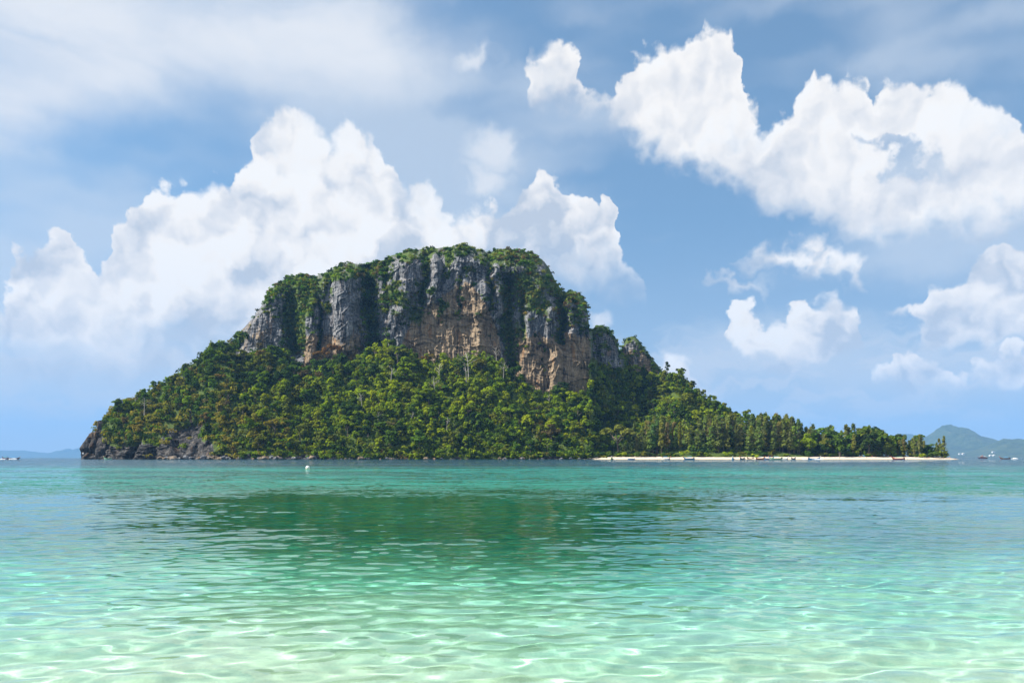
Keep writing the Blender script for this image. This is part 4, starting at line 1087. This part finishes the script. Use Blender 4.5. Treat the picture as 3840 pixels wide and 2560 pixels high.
for u, v, hpx, kind, colr, txt in [(2500, 1380, 42, 'tall', GREENS['deep'], 'lone dark tree on the ridge skyline right of the last crag'), (2550, 1412, 30, 'umbrella', GREENS['dark'], 'small dark umbrella tree on the right ridge skyline'), (2592, 1455, 26, 'round', GREENS['dark'], 'dark tree on the lower right ridge skyline'),
        (1248, 1352, 58, 'umbrella', (0.20, 0.105, 0.04), 'rust-orange tree in front of the grey pillar foot'), (1212, 1345, 48, 'umbrella', (0.17, 0.10, 0.04), 'brownish tree left of the rust-orange one below the pillar'), (1495, 1385, 62, 'umbrella', (0.14, 0.16, 0.03), 'pale green spreading tree at the left foot of the tan cliff'),
        (1600, 1345, 30, 'round', (0.19, 0.11, 0.03), 'orange bush-like tree at the foot of the tan cliff'), (1622, 1348, 36, 'round', (0.15, 0.115, 0.03), 'amber round tree beside the orange one under the cliff'), (940, 1655, 66, 'round', (0.12, 0.19, 0.012), 'vivid light green round tree on the left slope'), (2110, 1470, 46, 'round', GREENS['deep'], 'very dark round tree at the foot of the right cliff')]:
    p0 = slope_at(u, v); hgt = hpx / FPX * p0[1]
    put_tree('lone_tree', kind, (p0[0], p0[1] - 6, p0[2]), hgt, hgt * (1.5 if kind != 'tall' else 1.0), colr, txt, 'tree', rg=rgS)
# ---------------------------------------------------------------- shore boulders
rgB = random.Random(9)
def boulder(u, size, label, group=None, dz=0.0, i=None, fwd=1.0):
    Y = float(shore(u)) - fwd
    o = link('boulder', ROCKS[rgB.randrange(6) if i is None else i], loc=((u - 1920) / FPX * Y, Y, size * 0.22 + dz), scale=(size * rgB.uniform(0.9, 1.4), size * rgB.uniform(0.8, 1.2), size * rgB.uniform(0.8, 1.05)))
    o.rotation_euler = (rgB.uniform(-0.2, 0.2), rgB.uniform(-0.2, 0.2), rgB.uniform(0, 6.28))
    return tag(o, label, 'boulder', group)
boulder(1353, 4.6, 'big pale grey boulder standing alone on the stony shore left of centre', i=1)
boulder(1548, 2.6, 'upright pinkish boulder at the waterline near the shore centre', i=2)
boulder(1172, 4.4, 'large dark rounded boulder at the right end of the shore rocks', i=3)
for k in range(92):
    a, b, txt = rgB.choice([(600, 760, 'under the bare headland cliff'), (760, 900, 'below the left slope'), (880, 1060, 'in the jumble below the left slope'), (900, 1190, 'in the jumble below the left slope'), (1190, 1500, 'on the stony strip left of centre'), (1500, 1900, 'in the shadow of the trees at the shore centre'), (1900, 2230, 'left of the beach')])
    u = rgB.uniform(a, b); s = rgB.uniform(1.0, 2.6) if u > 1190 else rgB.uniform(1.6, 4.4)
    boulder(u, s, f'{"large" if s > 2.4 else "small"} grey-brown boulder at the waterline {txt}', 'boulders along the rocky shore', fwd=rgB.uniform(-0.5, 4.0), dz=0.4 * (s > 2))

# ---------------------------------------------------------------- boats
def paint(name, col, rough=0.45): return plain('paint_' + name, col, rough, var=0.1, scale=0.8)
PAINT = dict(white=paint('white', (0.72, 0.72, 0.70)), blue=paint('blue', (0.03, 0.16, 0.50)), sky=paint('sky_blue', (0.05, 0.33, 0.68)), dark=paint('dark_wood', (0.035, 0.028, 0.025)), wood=paint('brown_wood', (0.20, 0.10, 0.05)), red=paint('red', (0.55, 0.05, 0.03)), orange=paint('orange', (0.75, 0.22, 0.06)), green=paint('green', (0.06, 0.36, 0.14)), navy=paint('navy', (0.02, 0.035, 0.08)), maroon=paint('maroon', (0.16, 0.035, 0.035)), grey=paint('grey', (0.25, 0.26, 0.27)), yellow=paint('yellow', (0.72, 0.55, 0.10)), cream=paint('cream', (0.62, 0.56, 0.42)), black=paint('black', (0.015, 0.015, 0.017)))
SKIN = plain('skin', (0.42, 0.24, 0.16), 0.6, var=0.05)
def hull_mesh(L, B, H, bow=1.5, sternup=0.4, mat=None, trim=None):
    """long narrow hull along +X (bow at +X), open inside"""
    n, m = 22, 9
    vo, vi = [], []
    for i in range(n):
        s = i / (n - 1); x = (s - 0.5) * L
        w = B * 0.5 * (min(1, (s + 0.06) / 0.30) ** 0.5) * (1 - max(0, (s - 0.45) / 0.55) ** 2.2)
        w = max(w, 0.03)
        sheer = H + bow * max(0, (s - 0.6) / 0.4) ** 2.4 + sternup * max(0, (0.25 - s) / 0.25) ** 1.5
        keel = -0.35 + (H + bow * 0.75 + 0.3) * max(0, (s - 0.80) / 0.20) ** 2.0
        for j in range(m):
            a = (j / (m - 1) - 0.5) * math.pi
            y = w * math.sin(a); z = sheer - (sheer - keel) * math.cos(a) ** 0.7 if abs(math.cos(a)) > 1e-6 else sheer
            vo.append((x, y, z)); vi.append((x, y * 0.88, min(z + 0.10, sheer - 0.02) if 0 < j < m - 1 else sheer))
    q = grid_quads(n, m); V = np.array(vo + vi); qi = q[:, ::-1] + n * m
    rims = []
    for i in range(n - 1):
        for j in (0, m - 1):
            a, b = i * m + j, (i + 1) * m + j
            rims.append((a, b, b + n * m, a + n * m) if j else (b, a, a + n * m, b + n * m))
    ends = [tuple(range(m))[::1], tuple(range((n - 1) * m, n * m))[::-1]]
    bm = bmesh.new(); vs = [bm.verts.new(v) for v in V]
    for f in list(map(tuple, q[:, ::-1])) + list(map(tuple, qi[:, ::-1])) + rims + ends:
        try: bm.faces.new([vs[k] for k in f])
        except ValueError: pass
    me = bm_mesh('hull', bm, mat); me.materials.append(trim or mat)
    for p in me.polygons:                                   # painted strake under the gunwale
        if p.index < len(q) and (p.index % (m - 1)) in (0, m - 2): p.material_index = 1
    return me
def box_mesh(name, sx, sy, sz, mat, bevel=0.0, taper=1.0):
    bm = bmesh.new(); bmesh.ops.create_cube(bm, size=1.0)
    for v in bm.verts:
        k = taper if v.co.z > 0 else 1.0
        v.co = Vector((v.co.x * sx * k, v.co.y * sy * k, v.co.z * sz))
    if bevel: bmesh.ops.bevel(bm, geom=bm.edges[:], offset=bevel, segments=2, affect='EDGES')
    return bm_mesh(name, bm, mat)
def tube_mesh(name, pts, radii, mat, seg=7):
    bm = bmesh.new(); tube_path(bm, pts, radii, seg); return bm_mesh(name, bm, mat)
def canopy_mesh(L, B, mat, sag=0.12):
    n, m = 7, 5; v = []
    for s in (0, 1):
        for i in range(n):
            for j in range(m):
                y = (j / (m - 1) - 0.5) * B
                v.append(((i / (n - 1) - 0.5) * L, y, 0.22 * (1 - (2 * y / B) ** 2) - sag * math.sin(math.pi * i / (n - 1)) * 0.2 - s * 0.05))
    q = grid_quads(n, m); Q = np.vstack([q, q[:, ::-1] + n * m])
    return mesh_np('canopy', np.array(v), Q, mat=mat)
def longtail(px, Y, heading, label, hull='wood', trim='red', canopy='blue', ribbon='red', L=11.0, z=0.0, group='longtail boats', posts=True):
    root = link('longtail_boat', None, loc=((px - 1920) / FPX * Y, Y, z), rz=heading); tag(root, label, 'boat', group)
    root.empty_display_size = 0.5; root.scale = (1.12,) * 3
    link('hull', hull_mesh(L, 2.2, 0.95, mat=PAINT[hull], trim=PAINT[trim]), root)
    link('bow_post', tube_mesh('bow_post', [(L * 0.47, 0, 1.7), (L * 0.50, 0, 2.3), (L * 0.515, 0, 3.1)], [0.15, 0.12, 0.07], PAINT[hull]), root)
    bp = link('ribbon', tube_mesh('ribbon', [(L * 0.488, 0, 2.05), (L * 0.502, 0, 2.45), (L * 0.510, 0, 2.8)], [0.26, 0.30, 0.22], PAINT[ribbon]), root)
    if canopy:
        link('canopy', canopy_mesh(L * 0.40, 1.9, PAINT[canopy]), root, loc=(-L * 0.06, 0, 2.25))
        for sx in (-1, 0, 1):
            for sy in (-1, 1):
                link('canopy_post', tube_mesh('canopy_post', [(0, 0, 0), (0, 0, 1.62)], [0.045, 0.045], PAINT['grey'], 5), root, loc=(-L * 0.06 + sx * L * 0.17, sy * 0.82, 0.68))
    for k in (-0.12, 0.02, 0.16):
        link('bench', box_mesh('bench', 0.3, 1.5, 0.07, PAINT['wood']), root, loc=(L * k, 0, 0.62))
    eng = link('engine', box_mesh('engine', 1.0, 0.6, 0.7, PAINT['black'], 0.08, 0.8), root, loc=(-L * 0.44, 0, 1.45))
    link('propeller_shaft', tube_mesh('propeller_shaft', [(0, 0, 0), (-2.2, 0, -0.65), (-4.0, 0, -1.25)], [0.07, 0.06, 0.05], PAINT['grey']), eng)
    return root
PI = math.pi
longtail(2294, 799, -PI / 2 - 0.15, 'olive longtail beached bow-on at the left end of the sand', 'wood', 'green', None, 'white', 8)
longtail(2498, 799, -0.55, 'dark longtail with blue canopy and red bow beached beside leaning trees', 'navy', 'white', 'sky', 'red', 8.5)
longtail(2583, 798, PI + 0.12, 'brown longtail with tall red bow ribbon and blue canopy left of the grove', 'wood', 'sky', 'sky', 'red', 10.5)
longtail(2748, 800, -PI / 2 - 0.3, 'small blue longtail beached end-on in front of the grove', 'sky', 'grey', None, 'white', 8)
longtail(2783, 800, PI + 0.75, 'dark longtail with red bow ribbon turned towards the sea', 'navy', 'grey', 'grey', 'red', 8)
longtail(2813, 802, PI + 0.4, 'dark brown longtail without canopy left of the boat cluster', 'dark', 'wood', None, 'yellow', 7.5)
longtail(2852, 800, 0.25, 'dark longtail with blue and orange cover at the left of the boat cluster', 'dark', 'orange', 'blue', 'orange', 9)
longtail(2884, 801, 0.15, 'maroon longtail with blue canopy behind the white longtail', 'maroon', 'sky', 'blue', 'green', 9.5)
longtail(2908, 794, PI - 0.1, 'white longtail with bright blue canopy at the front of the boat cluster', 'white', 'green', 'sky', 'orange', 12)
longtail(2944, 799, -PI / 2 + 0.5, 'dark grey longtail end-on right of the white longtail', 'dark', 'white', None, 'white', 7.5)
longtail(2976, 799, -PI / 2 + 0.2, 'black longtail bow-on at the right end of the boat cluster', 'black', 'navy', None, 'white', 7)
longtail(3054, 745, 0.12, 'dark blue longtail under way off the beach with white bow ribbon and wake', 'navy', 'sky', 'navy', 'white', 11)
longtail(3368, 800, PI, 'brown longtail with green and white canopy beached on the right of the spit', 'wood', 'red', 'green', 'wood', 12)
longtail(20, 940, PI / 2 + 1.2, 'dark longtail seen from behind, leftmost boat on the horizon', 'dark', 'maroon', 'green', 'maroon', 9)
longtail(52, 955, 0.1, 'dark longtail with light blue canopy speeding at the far left', 'navy', 'maroon', 'sky', 'white', 13)
longtail(404, 820, PI, 'small white longtail with striped bow ribbon moored below the headland rocks', 'white', 'green', None, 'yellow', 7.5)
longtail(3768, 1010, PI, 'dark red longtail with blue canopy at the far right', 'maroon', 'wood', 'sky', 'red', 12)

def small_motorboat(px, Y, heading, label, L=7.0):
    root = link('motorboat', None, loc=((px - 1920) / FPX * Y, Y, 0.0), rz=heading); tag(root, label, 'boat')
    link('hull', hull_mesh(L, 2.3, 0.85, bow=0.5, sternup=0.0, mat=PAINT['white'], trim=PAINT['blue']), root)
    link('windscreen', box_mesh('windscreen', 0.12, 1.6, 0.55, PAINT['grey'], 0, 0.85), root, loc=(L * 0.08, 0, 1.1))
    link('seat', box_mesh('seat', 0.9, 1.4, 0.35, PAINT['cream'], 0.05), root, loc=(-L * 0.15, 0, 0.75))
    e = link('outboard_motor', box_mesh('outboard_motor', 0.55, 0.45, 0.85, PAINT['black'], 0.1, 0.75), root, loc=(-L * 0.5, 0, 1.0))
    link('leg', tube_mesh('leg', [(0, 0, -0.3), (-0.1, 0, -1.1)], [0.1, 0.07], PAINT['black']), e)
    return root
small_motorboat(2366, 798, PI, 'white open motorboat with blue stripe beached at the left of the sand', 7.5)
small_motorboat(3803, 1150, 0.2, 'tiny white speedboat throwing spray at the far right', 7)

MAT_FOAM = plain('foam', (0.82, 0.84, 0.85), 0.8, var=0.08, scale=1.5)
def foam(px, Y, lx, ly, hz, seed):
    """churned white water"""
    bm = bmesh.new(); bmesh.ops.create_icosphere(bm, subdivisions=3, radius=1.0)
    for v in bm.verts:
        k = 1 + 0.5 * float(fbm(np.array([v.co.x * 3 + seed]), np.array([v.co.y * 3 + v.co.z * 2]), seed, 3)[0])
        v.co = Vector((v.co.x * lx * k, v.co.y * ly * k, max(-0.2, v.co.z * hz * k)))
    o = link('wake_foam', bm_mesh('wake_foam', bm, MAT_FOAM, True), loc=((px - 1920) / FPX * Y, Y, 0.0)); tag(o, kind='stuff')
foam(3066, 742, 6.0, 0.7, 0.55, 3); foam(3024, 746, 4.5, 0.6, 0.3, 4); foam(10, 936, 4.0, 0.6, 0.5, 5); foam(51, 950, 4.0, 0.5, 0.9, 6); foam(31, 951, 3.0, 0.5, 0.4, 8); foam(3806, 1147, 4.5, 1.0, 1.3, 7)

def ship(px, Y):
    root = link('excursion_ship', None, loc=((px - 1920) / FPX * Y, Y, 0.0), rz=PI - 0.25); tag(root, 'dark red two-deck excursion ship with white upper works at the far right', 'ship')
    L = 21.0
    link('hull', hull_mesh(L, 5.6, 2.3, bow=1.2, sternup=0.5, mat=PAINT['navy'], trim=PAINT['maroon']), root)
    d = link('main_deck', box_mesh('main_deck', L * 0.80, 4.6, 0.25, PAINT['wood']), root, loc=(-0.6, 0, 2.35))
    for i in range(7):
        for sy in (-1, 1): link('deck_post', tube_mesh('deck_post', [(0, 0, 0), (0, 0, 1.6)], [0.09, 0.09], PAINT['cream'], 5), root, loc=(-L * 0.38 + i * L * 0.115, sy * 2.15, 2.4))
    c = link('cabin', box_mesh('cabin', L * 0.52, 3.4, 1.7, PAINT['maroon'], 0.05), root, loc=(-0.8, 0, 3.2))
    for i in range(6):
        link('window', box_mesh('window', 0.9, 3.46, 0.7, PAINT['black']), c, loc=(-L * 0.21 + i * 1.75, 0, 0.2))
    link('awning', box_mesh('awning', L * 0.74, 5.0, 0.18, PAINT['white'], 0.03), root, loc=(-0.8, 0, 4.15))
    link('upper_cabin', box_mesh('upper_cabin', 4.6, 2.8, 1.7, PAINT['maroon'], 0.05), root, loc=(1.2, 0, 5.1))
    link('wheelhouse_roof', box_mesh('wheelhouse_roof', 5.6, 3.4, 0.5, PAINT['cream'], 0.1, 0.8), root, loc=(1.2, 0, 6.2))
    link('life_raft', box_mesh('life_raft', 3.0, 2.2, 0.8, PAINT['white'], 0.2), root, loc=(-4.6, 0, 4.7))
    link('mast', tube_mesh('mast', [(0, 0, 0), (0, 0, 4.2)], [0.12, 0.05], PAINT['grey'], 6), root, loc=(-L * 0.34, 0, 4.2))
    f = link('flag_staff', tube_mesh('flag_staff', [(0, 0, 0), (0, 0, 2.4)], [0.06, 0.04], PAINT['grey'], 5), root, loc=(L * 0.42, 0, 3.2))
    link('flag', box_mesh('flag', 1.6, 0.04, 0.9, PAINT['red']), root, loc=(-0.4, 0, 7.3))
ship(3684, 1850)

def house(px, py, Y, w, d, h_, roof, label, wall='white'):
    p0 = at(px, py, Y)
    root = link('house', None, loc=p0, rz=0.2); tag(root, label, 'house', 'pale houses on the far shore')
    link('wall', box_mesh('wall', w, d, h_, PAINT[wall]), root, loc=(0, 0, h_ / 2))
    bm = bmesh.new()
    a = [(-w / 2 - .6, -d / 2 - .6, h_), (w / 2 + .6, -d / 2 - .6, h_), (w / 2 + .6, d / 2 + .6, h_), (-w / 2 - .6, d / 2 + .6, h_), (-w * 0.3, 0, h_ + d * 0.3), (w * 0.3, 0, h_ + d * 0.3)]
    vs = [bm.verts.new(v) for v in a]
    for f in ((0, 1, 5, 4), (2, 3, 4, 5), (1, 2, 5), (3, 0, 4), (3, 2, 1, 0)): bm.faces.new([vs[k] for k in f])
    link('roof', bm_mesh('roof', bm, PAINT[roof]), root)
    for i in range(3): link('window', box_mesh('window', w * 0.14, 0.2, h_ * 0.35, PAINT['black']), root, loc=(-w * 0.3 + i * w * 0.3, -d / 2 - 0.05, h_ * 0.55))
for args in ((3599, 1704, 9100, 25, 16, 14, 'grey', 'small pale house at the foot of the far hill, left of a larger one'), (3612, 1705, 9100, 28, 18, 17, 'cream', 'larger pale house at the foot of the far hill'), (3660, 1705, 9100, 34, 19, 15, 'grey', 'grey-roofed building left of the excursion ship on the far shore'),
             (3714, 1710, 7760, 24, 15, 11, 'cream', 'low cream building right of the excursion ship'), (3727, 1709, 7760, 22, 15, 10, 'cream', 'low pale building furthest right on the far shore'), (3725, 1697, 8100, 30, 15, 12, 'grey', 'long white house higher up the far hillside')):
    house(*args)

# ---------------------------------------------------------------- buoy, sign, bird, people
def buoy():
    p0 = ((1154 - 1920) / FPX * 108, 108, 0.10)
    root = link('mooring_buoy', None, loc=p0); tag(root, 'round white mooring buoy floating off the left shore', 'buoy')
    bm = bmesh.new(); bmesh.ops.create_uvsphere(bm, u_segments=28, v_segments=18, radius=0.27)
    link('float_ball', bm_mesh('float_ball', bm, paint('buoy_white', (0.80, 0.79, 0.76), 0.35), True), root, loc=(0, 0, 0.06))
    bm = bmesh.new()
    tube_path(bm, [(0.272 * math.cos(a), 0.272 * math.sin(a), 0) for a in [k * 2 * PI / 24 for k in range(25)]], [0.02] * 25, 6)
    link('weed_band', bm_mesh('weed_band', bm, PAINT['yellow']), root, loc=(0, 0, -0.07))
    bm = bmesh.new(); tube_path(bm, [(0.05 * math.cos(a), 0, 0.05 * math.sin(a)) for a in [k * PI / 8 for k in range(9)]], [0.012] * 9, 5)
    link('mooring_eye', bm_mesh('mooring_eye', bm, PAINT['grey']), root, loc=(0, 0, 0.32))
buoy()
def notice_board():
    root = link('notice_board', None, loc=at(311, 1706, 842)); tag(root, 'small white notice board fixed to the tip of the headland rock', 'sign')
    link('board', box_mesh('board', 1.7, 0.08, 1.7, PAINT['white']), root, loc=(0, 0, 2.0))
    link('frame', box_mesh('frame', 1.9, 0.06, 1.9, PAINT['orange']), root, loc=(0, 0.06, 2.0))
    for sx in (-1, 1): link('post', tube_mesh('post', [(0, 0, -4.0), (0, 0, 2.8)], [0.07, 0.07], PAINT['grey'], 6), root, loc=(sx * 0.6, 0.14, 0))
notice_board()
def bird():
    root = link('bird', None, loc=at(1372, 962, 640), rz=0.6); root.rotation_euler = (0.5, 0.4, 0.6); tag(root, 'small dark bird gliding above the ridge left of the summit', 'bird')
    link('body', tube_mesh('body', [(-0.3, 0, 0), (-0.1, 0, 0.02), (0.15, 0, 0.03), (0.32, 0, 0)], [0.02, 0.08, 0.09, 0.02], PAINT['dark']), root)
    for sy in (-1, 1):
        bm = bmesh.new(); vs = [bm.verts.new(v) for v in [(0.12, 0, 0.04), (-0.1, 0, 0.04), (-0.12, sy * 0.4, 0.16), (0.1, sy * 0.4, 0.17), (-0.16, sy * 0.8, 0.1), (-0.04, sy * 0.85, 0.1)]]
        bm.faces.new((vs[0], vs[1], vs[2], vs[3])); bm.faces.new((vs[3], vs[2], vs[4], vs[5]))
        bmesh.ops.solidify(bm, geom=bm.faces[:], thickness=0.015)
        link('wing', bm_mesh('wing', bm, PAINT['dark']), root)
bird()

def body_mesh(pose):
    me = bpy.data.meshes.new('body'); o = bpy.data.objects.new('body_builder', me); COL.objects.link(o)
    if pose == 'standing':
        V = [(0, 0, .95), (0, 0, 1.15), (0, 0, 1.38), (0, 0, 1.48), (0, 0.01, 1.60), (0, 0.01, 1.72), (.20, 0, 1.38), (.25, .02, 1.12), (.27, -.06, .88), (-.20, 0, 1.38), (-.26, .02, 1.12), (-.27, -.05, .88), (.10, 0, .88), (.11, .01, .48), (.11, .03, .06), (.11, -.12, .03), (-.10, 0, .88), (-.12, -.05, .48), (-.13, -.02, .06), (-.13, -.17, .03)]
    else:
        V = [(0, 0, .12), (0, .05, .32), (0, .12, .55), (0, .12, .65), (0, .11, .77), (0, .11, .89), (.20, .12, .55), (.26, .2, .32), (.28, .25, .05), (-.20, .12, .55), (-.26, .2, .32), (-.28, .25, .05), (.10, -.05, .12), (.13, -.42, .35), (.14, -.66, .06), (.14, -.82, .05), (-.10, -.05, .12), (-.13, -.40, .33), (-.14, -.66, .06), (-.14, -.82, .05)]
    Rr = [.15, .13, .15, .06, .095, .08, .07, .05, .04, .07, .05, .04, .10, .07, .05, .04, .10, .07, .05, .04]
    E = [(0, 1), (1, 2), (2, 3), (3, 4), (4, 5), (2, 6), (6, 7), (7, 8), (2, 9), (9, 10), (10, 11), (0, 12), (12, 13), (13, 14), (14, 15), (0, 16), (16, 17), (17, 18), (18, 19)]
    me.from_pydata(V, E, [])
    sk = o.modifiers.new('skin', 'SKIN'); sv = me.skin_vertices[0].data
    for k, r_ in enumerate(Rr): sv[k].radius = (r_, r_ * (0.72 if k in (0, 1, 2) else 1))
    sv[0].use_root = True
    o.modifiers.new('sub', 'SUBSURF').render_levels = 1
    o.modifiers['sub'].levels = 1
    dg = bpy.context.evaluated_depsgraph_get(); dg.update()
    m2 = bpy.data.meshes.new_from_object(o.evaluated_get(dg)); bpy.data.objects.remove(o)
    m2.name = 'body'; m2.materials.clear(); m2.materials.append(SKIN)
    return m2
BODY = {k: body_mesh(k) for k in ('standing', 'sitting')}
def person(u, d, pose, cloth, label, rz=0.0):
    x, y, z = (float(q[0]) for q in beach_point(np.array([float(u)]), np.array([float(d)])))
    root = link('person', None, loc=(x, y, z + 0.02), rz=rz); tag(root, label, 'person', 'people on the beach')
    link('body', BODY[pose], root)
    if pose == 'standing': link('clothing', tube_mesh('clothing', [(0, 0, .80), (0, 0, .95), (0, 0, 1.2), (0, 0, 1.42)], [.21, .20, .185, .16], PAINT[cloth], 10), root, scale=(1, 0.78, 1))
    else: link('clothing', tube_mesh('clothing', [(0, -.02, .06), (0, .04, .2), (0, .08, .4), (0, .12, .58)], [.21, .20, .185, .15], PAINT[cloth], 10), root, scale=(1, 0.9, 1))
    hair = rock_hair
    link('hair', hair, root, loc=(0, 0.02, 1.70) if pose == 'standing' else (0, 0.13, 0.87))
_bm = bmesh.new(); bmesh.ops.create_icosphere(_bm, subdivisions=2, radius=0.115)
for _v in _bm.verts: _v.co.z = _v.co.z * 0.8 + 0.01
rock_hair = bm_mesh('hair', _bm, PAINT['dark'], True)
for i, (u, d, pose, cl, txt) in enumerate([(3092, 8, 'sitting', 'wood', 'person sitting on the sand right of the moving longtail'), (3104, 21, 'standing', 'white', 'person in white at the top of the beach right of the moving longtail'), (3132, 7, 'standing', 'maroon', 'person in dark red walking near the waterline'), (3148, 1.5, 'standing', 'orange', 'person in orange wading right of the walker in dark red'),
        (3200, 21, 'standing', 'orange', 'person in orange by the trees left of the blue parasol'), (3222, 9, 'sitting', 'orange', 'sunbather in orange left of the blue parasol'), (3250, 3, 'standing', 'orange', 'bather in orange near the water below the blue parasol'), (3261, 22, 'standing', 'grey', 'person in grey by the trees right of the parasol'),
        (3270, 15, 'standing', 'orange', 'person in orange halfway up the beach right of the parasol'), (3274, 23, 'standing', 'orange', 'person in bright orange at the tree line'), (3284, 6, 'standing', 'maroon', 'person in maroon walking left of the beached green longtail'), (3282, 24, 'standing', 'navy', 'person in navy at the tree line'),
        (3329, 14, 'standing', 'blue', 'person in blue behind the beached green longtail'), (3334, 14, 'standing', 'red', 'person in red behind the beached green longtail'), (3341, 14, 'standing', 'red', 'rightmost of the three people behind the green longtail'), (3399, 12, 'standing', 'orange', 'person right of the beached green longtail'),
        (3449, 10, 'standing', 'maroon', 'lone person in maroon on the right of the spit'), (3484, 2, 'standing', 'red', 'person in red at the waterline near the tip of the spit'), (3538, 6, 'standing', 'orange', 'person in orange below the last trees of the spit'), (3562, 5, 'standing', 'orange', 'left one of the pair at the tip of the sand'), (3582, 2, 'sitting', 'red', 'person sitting at the very tip of the sand')]):
    person(u, d, pose, cl, txt, rz=i * 1.1)
def parasol(u, d, col, label):
    x, y, z = (float(q[0]) for q in beach_point(np.array([float(u)]), np.array([float(d)])))
    root = link('parasol', None, loc=(x, y, z)); root.rotation_euler = (0.25, 0.3, 0); tag(root, label, 'parasol')
    link('pole', tube_mesh('pole', [(0, 0, -0.3), (0, 0, 2.1)], [0.025, 0.025], PAINT['white'], 6), root)
    bm = bmesh.new(); n = 8; top = bm.verts.new((0, 0, 2.15)); r1 = [bm.verts.new((1.2 * math.cos(k * 2 * PI / n), 1.2 * math.sin(k * 2 * PI / n), 1.6)) for k in range(n)]; m1 = [bm.verts.new((0.7 * math.cos(k * 2 * PI / n), 0.7 * math.sin(k * 2 * PI / n), 1.98)) for k in range(n)]
    for k in range(n):
        bm.faces.new((top, m1[k], m1[(k + 1) % n])); bm.faces.new((m1[k], r1[k], r1[(k + 1) % n], m1[(k + 1) % n]))
    bmesh.ops.solidify(bm, geom=bm.faces[:], thickness=0.02)
    link('canopy', bm_mesh('canopy', bm, PAINT[col]), root)
parasol(3238, 10, 'sky', 'blue parasol on the sand on the right of the spit'); parasol(3233, 19, 'white', 'white parasol by the trees behind the blue one')
# ---------------------------------------------------------------- haze: the damp sea air
def make_haze():
    m, h, out = new_mat('haze')
    v = h.n('VolumePrincipled')
    v.inputs['Color'].default_value = (0.24, 0.54, 1.0, 1); v.inputs['Density'].default_value = 4.6e-5; v.inputs['Anisotropy'].default_value = 0.0
    h.t.links.new(v.outputs[0], out.inputs['Volume'])
    bm = bmesh.new(); bmesh.ops.create_cube(bm, size=1.0)
    me = bpy.data.meshes.new('haze'); bm.to_mesh(me); bm.free(); me.materials.append(m)
    o = link('haze', me, loc=(0, 13800, 640), scale=(60000, 29600, 1302))
    tag(o, kind='stuff')
make_haze()
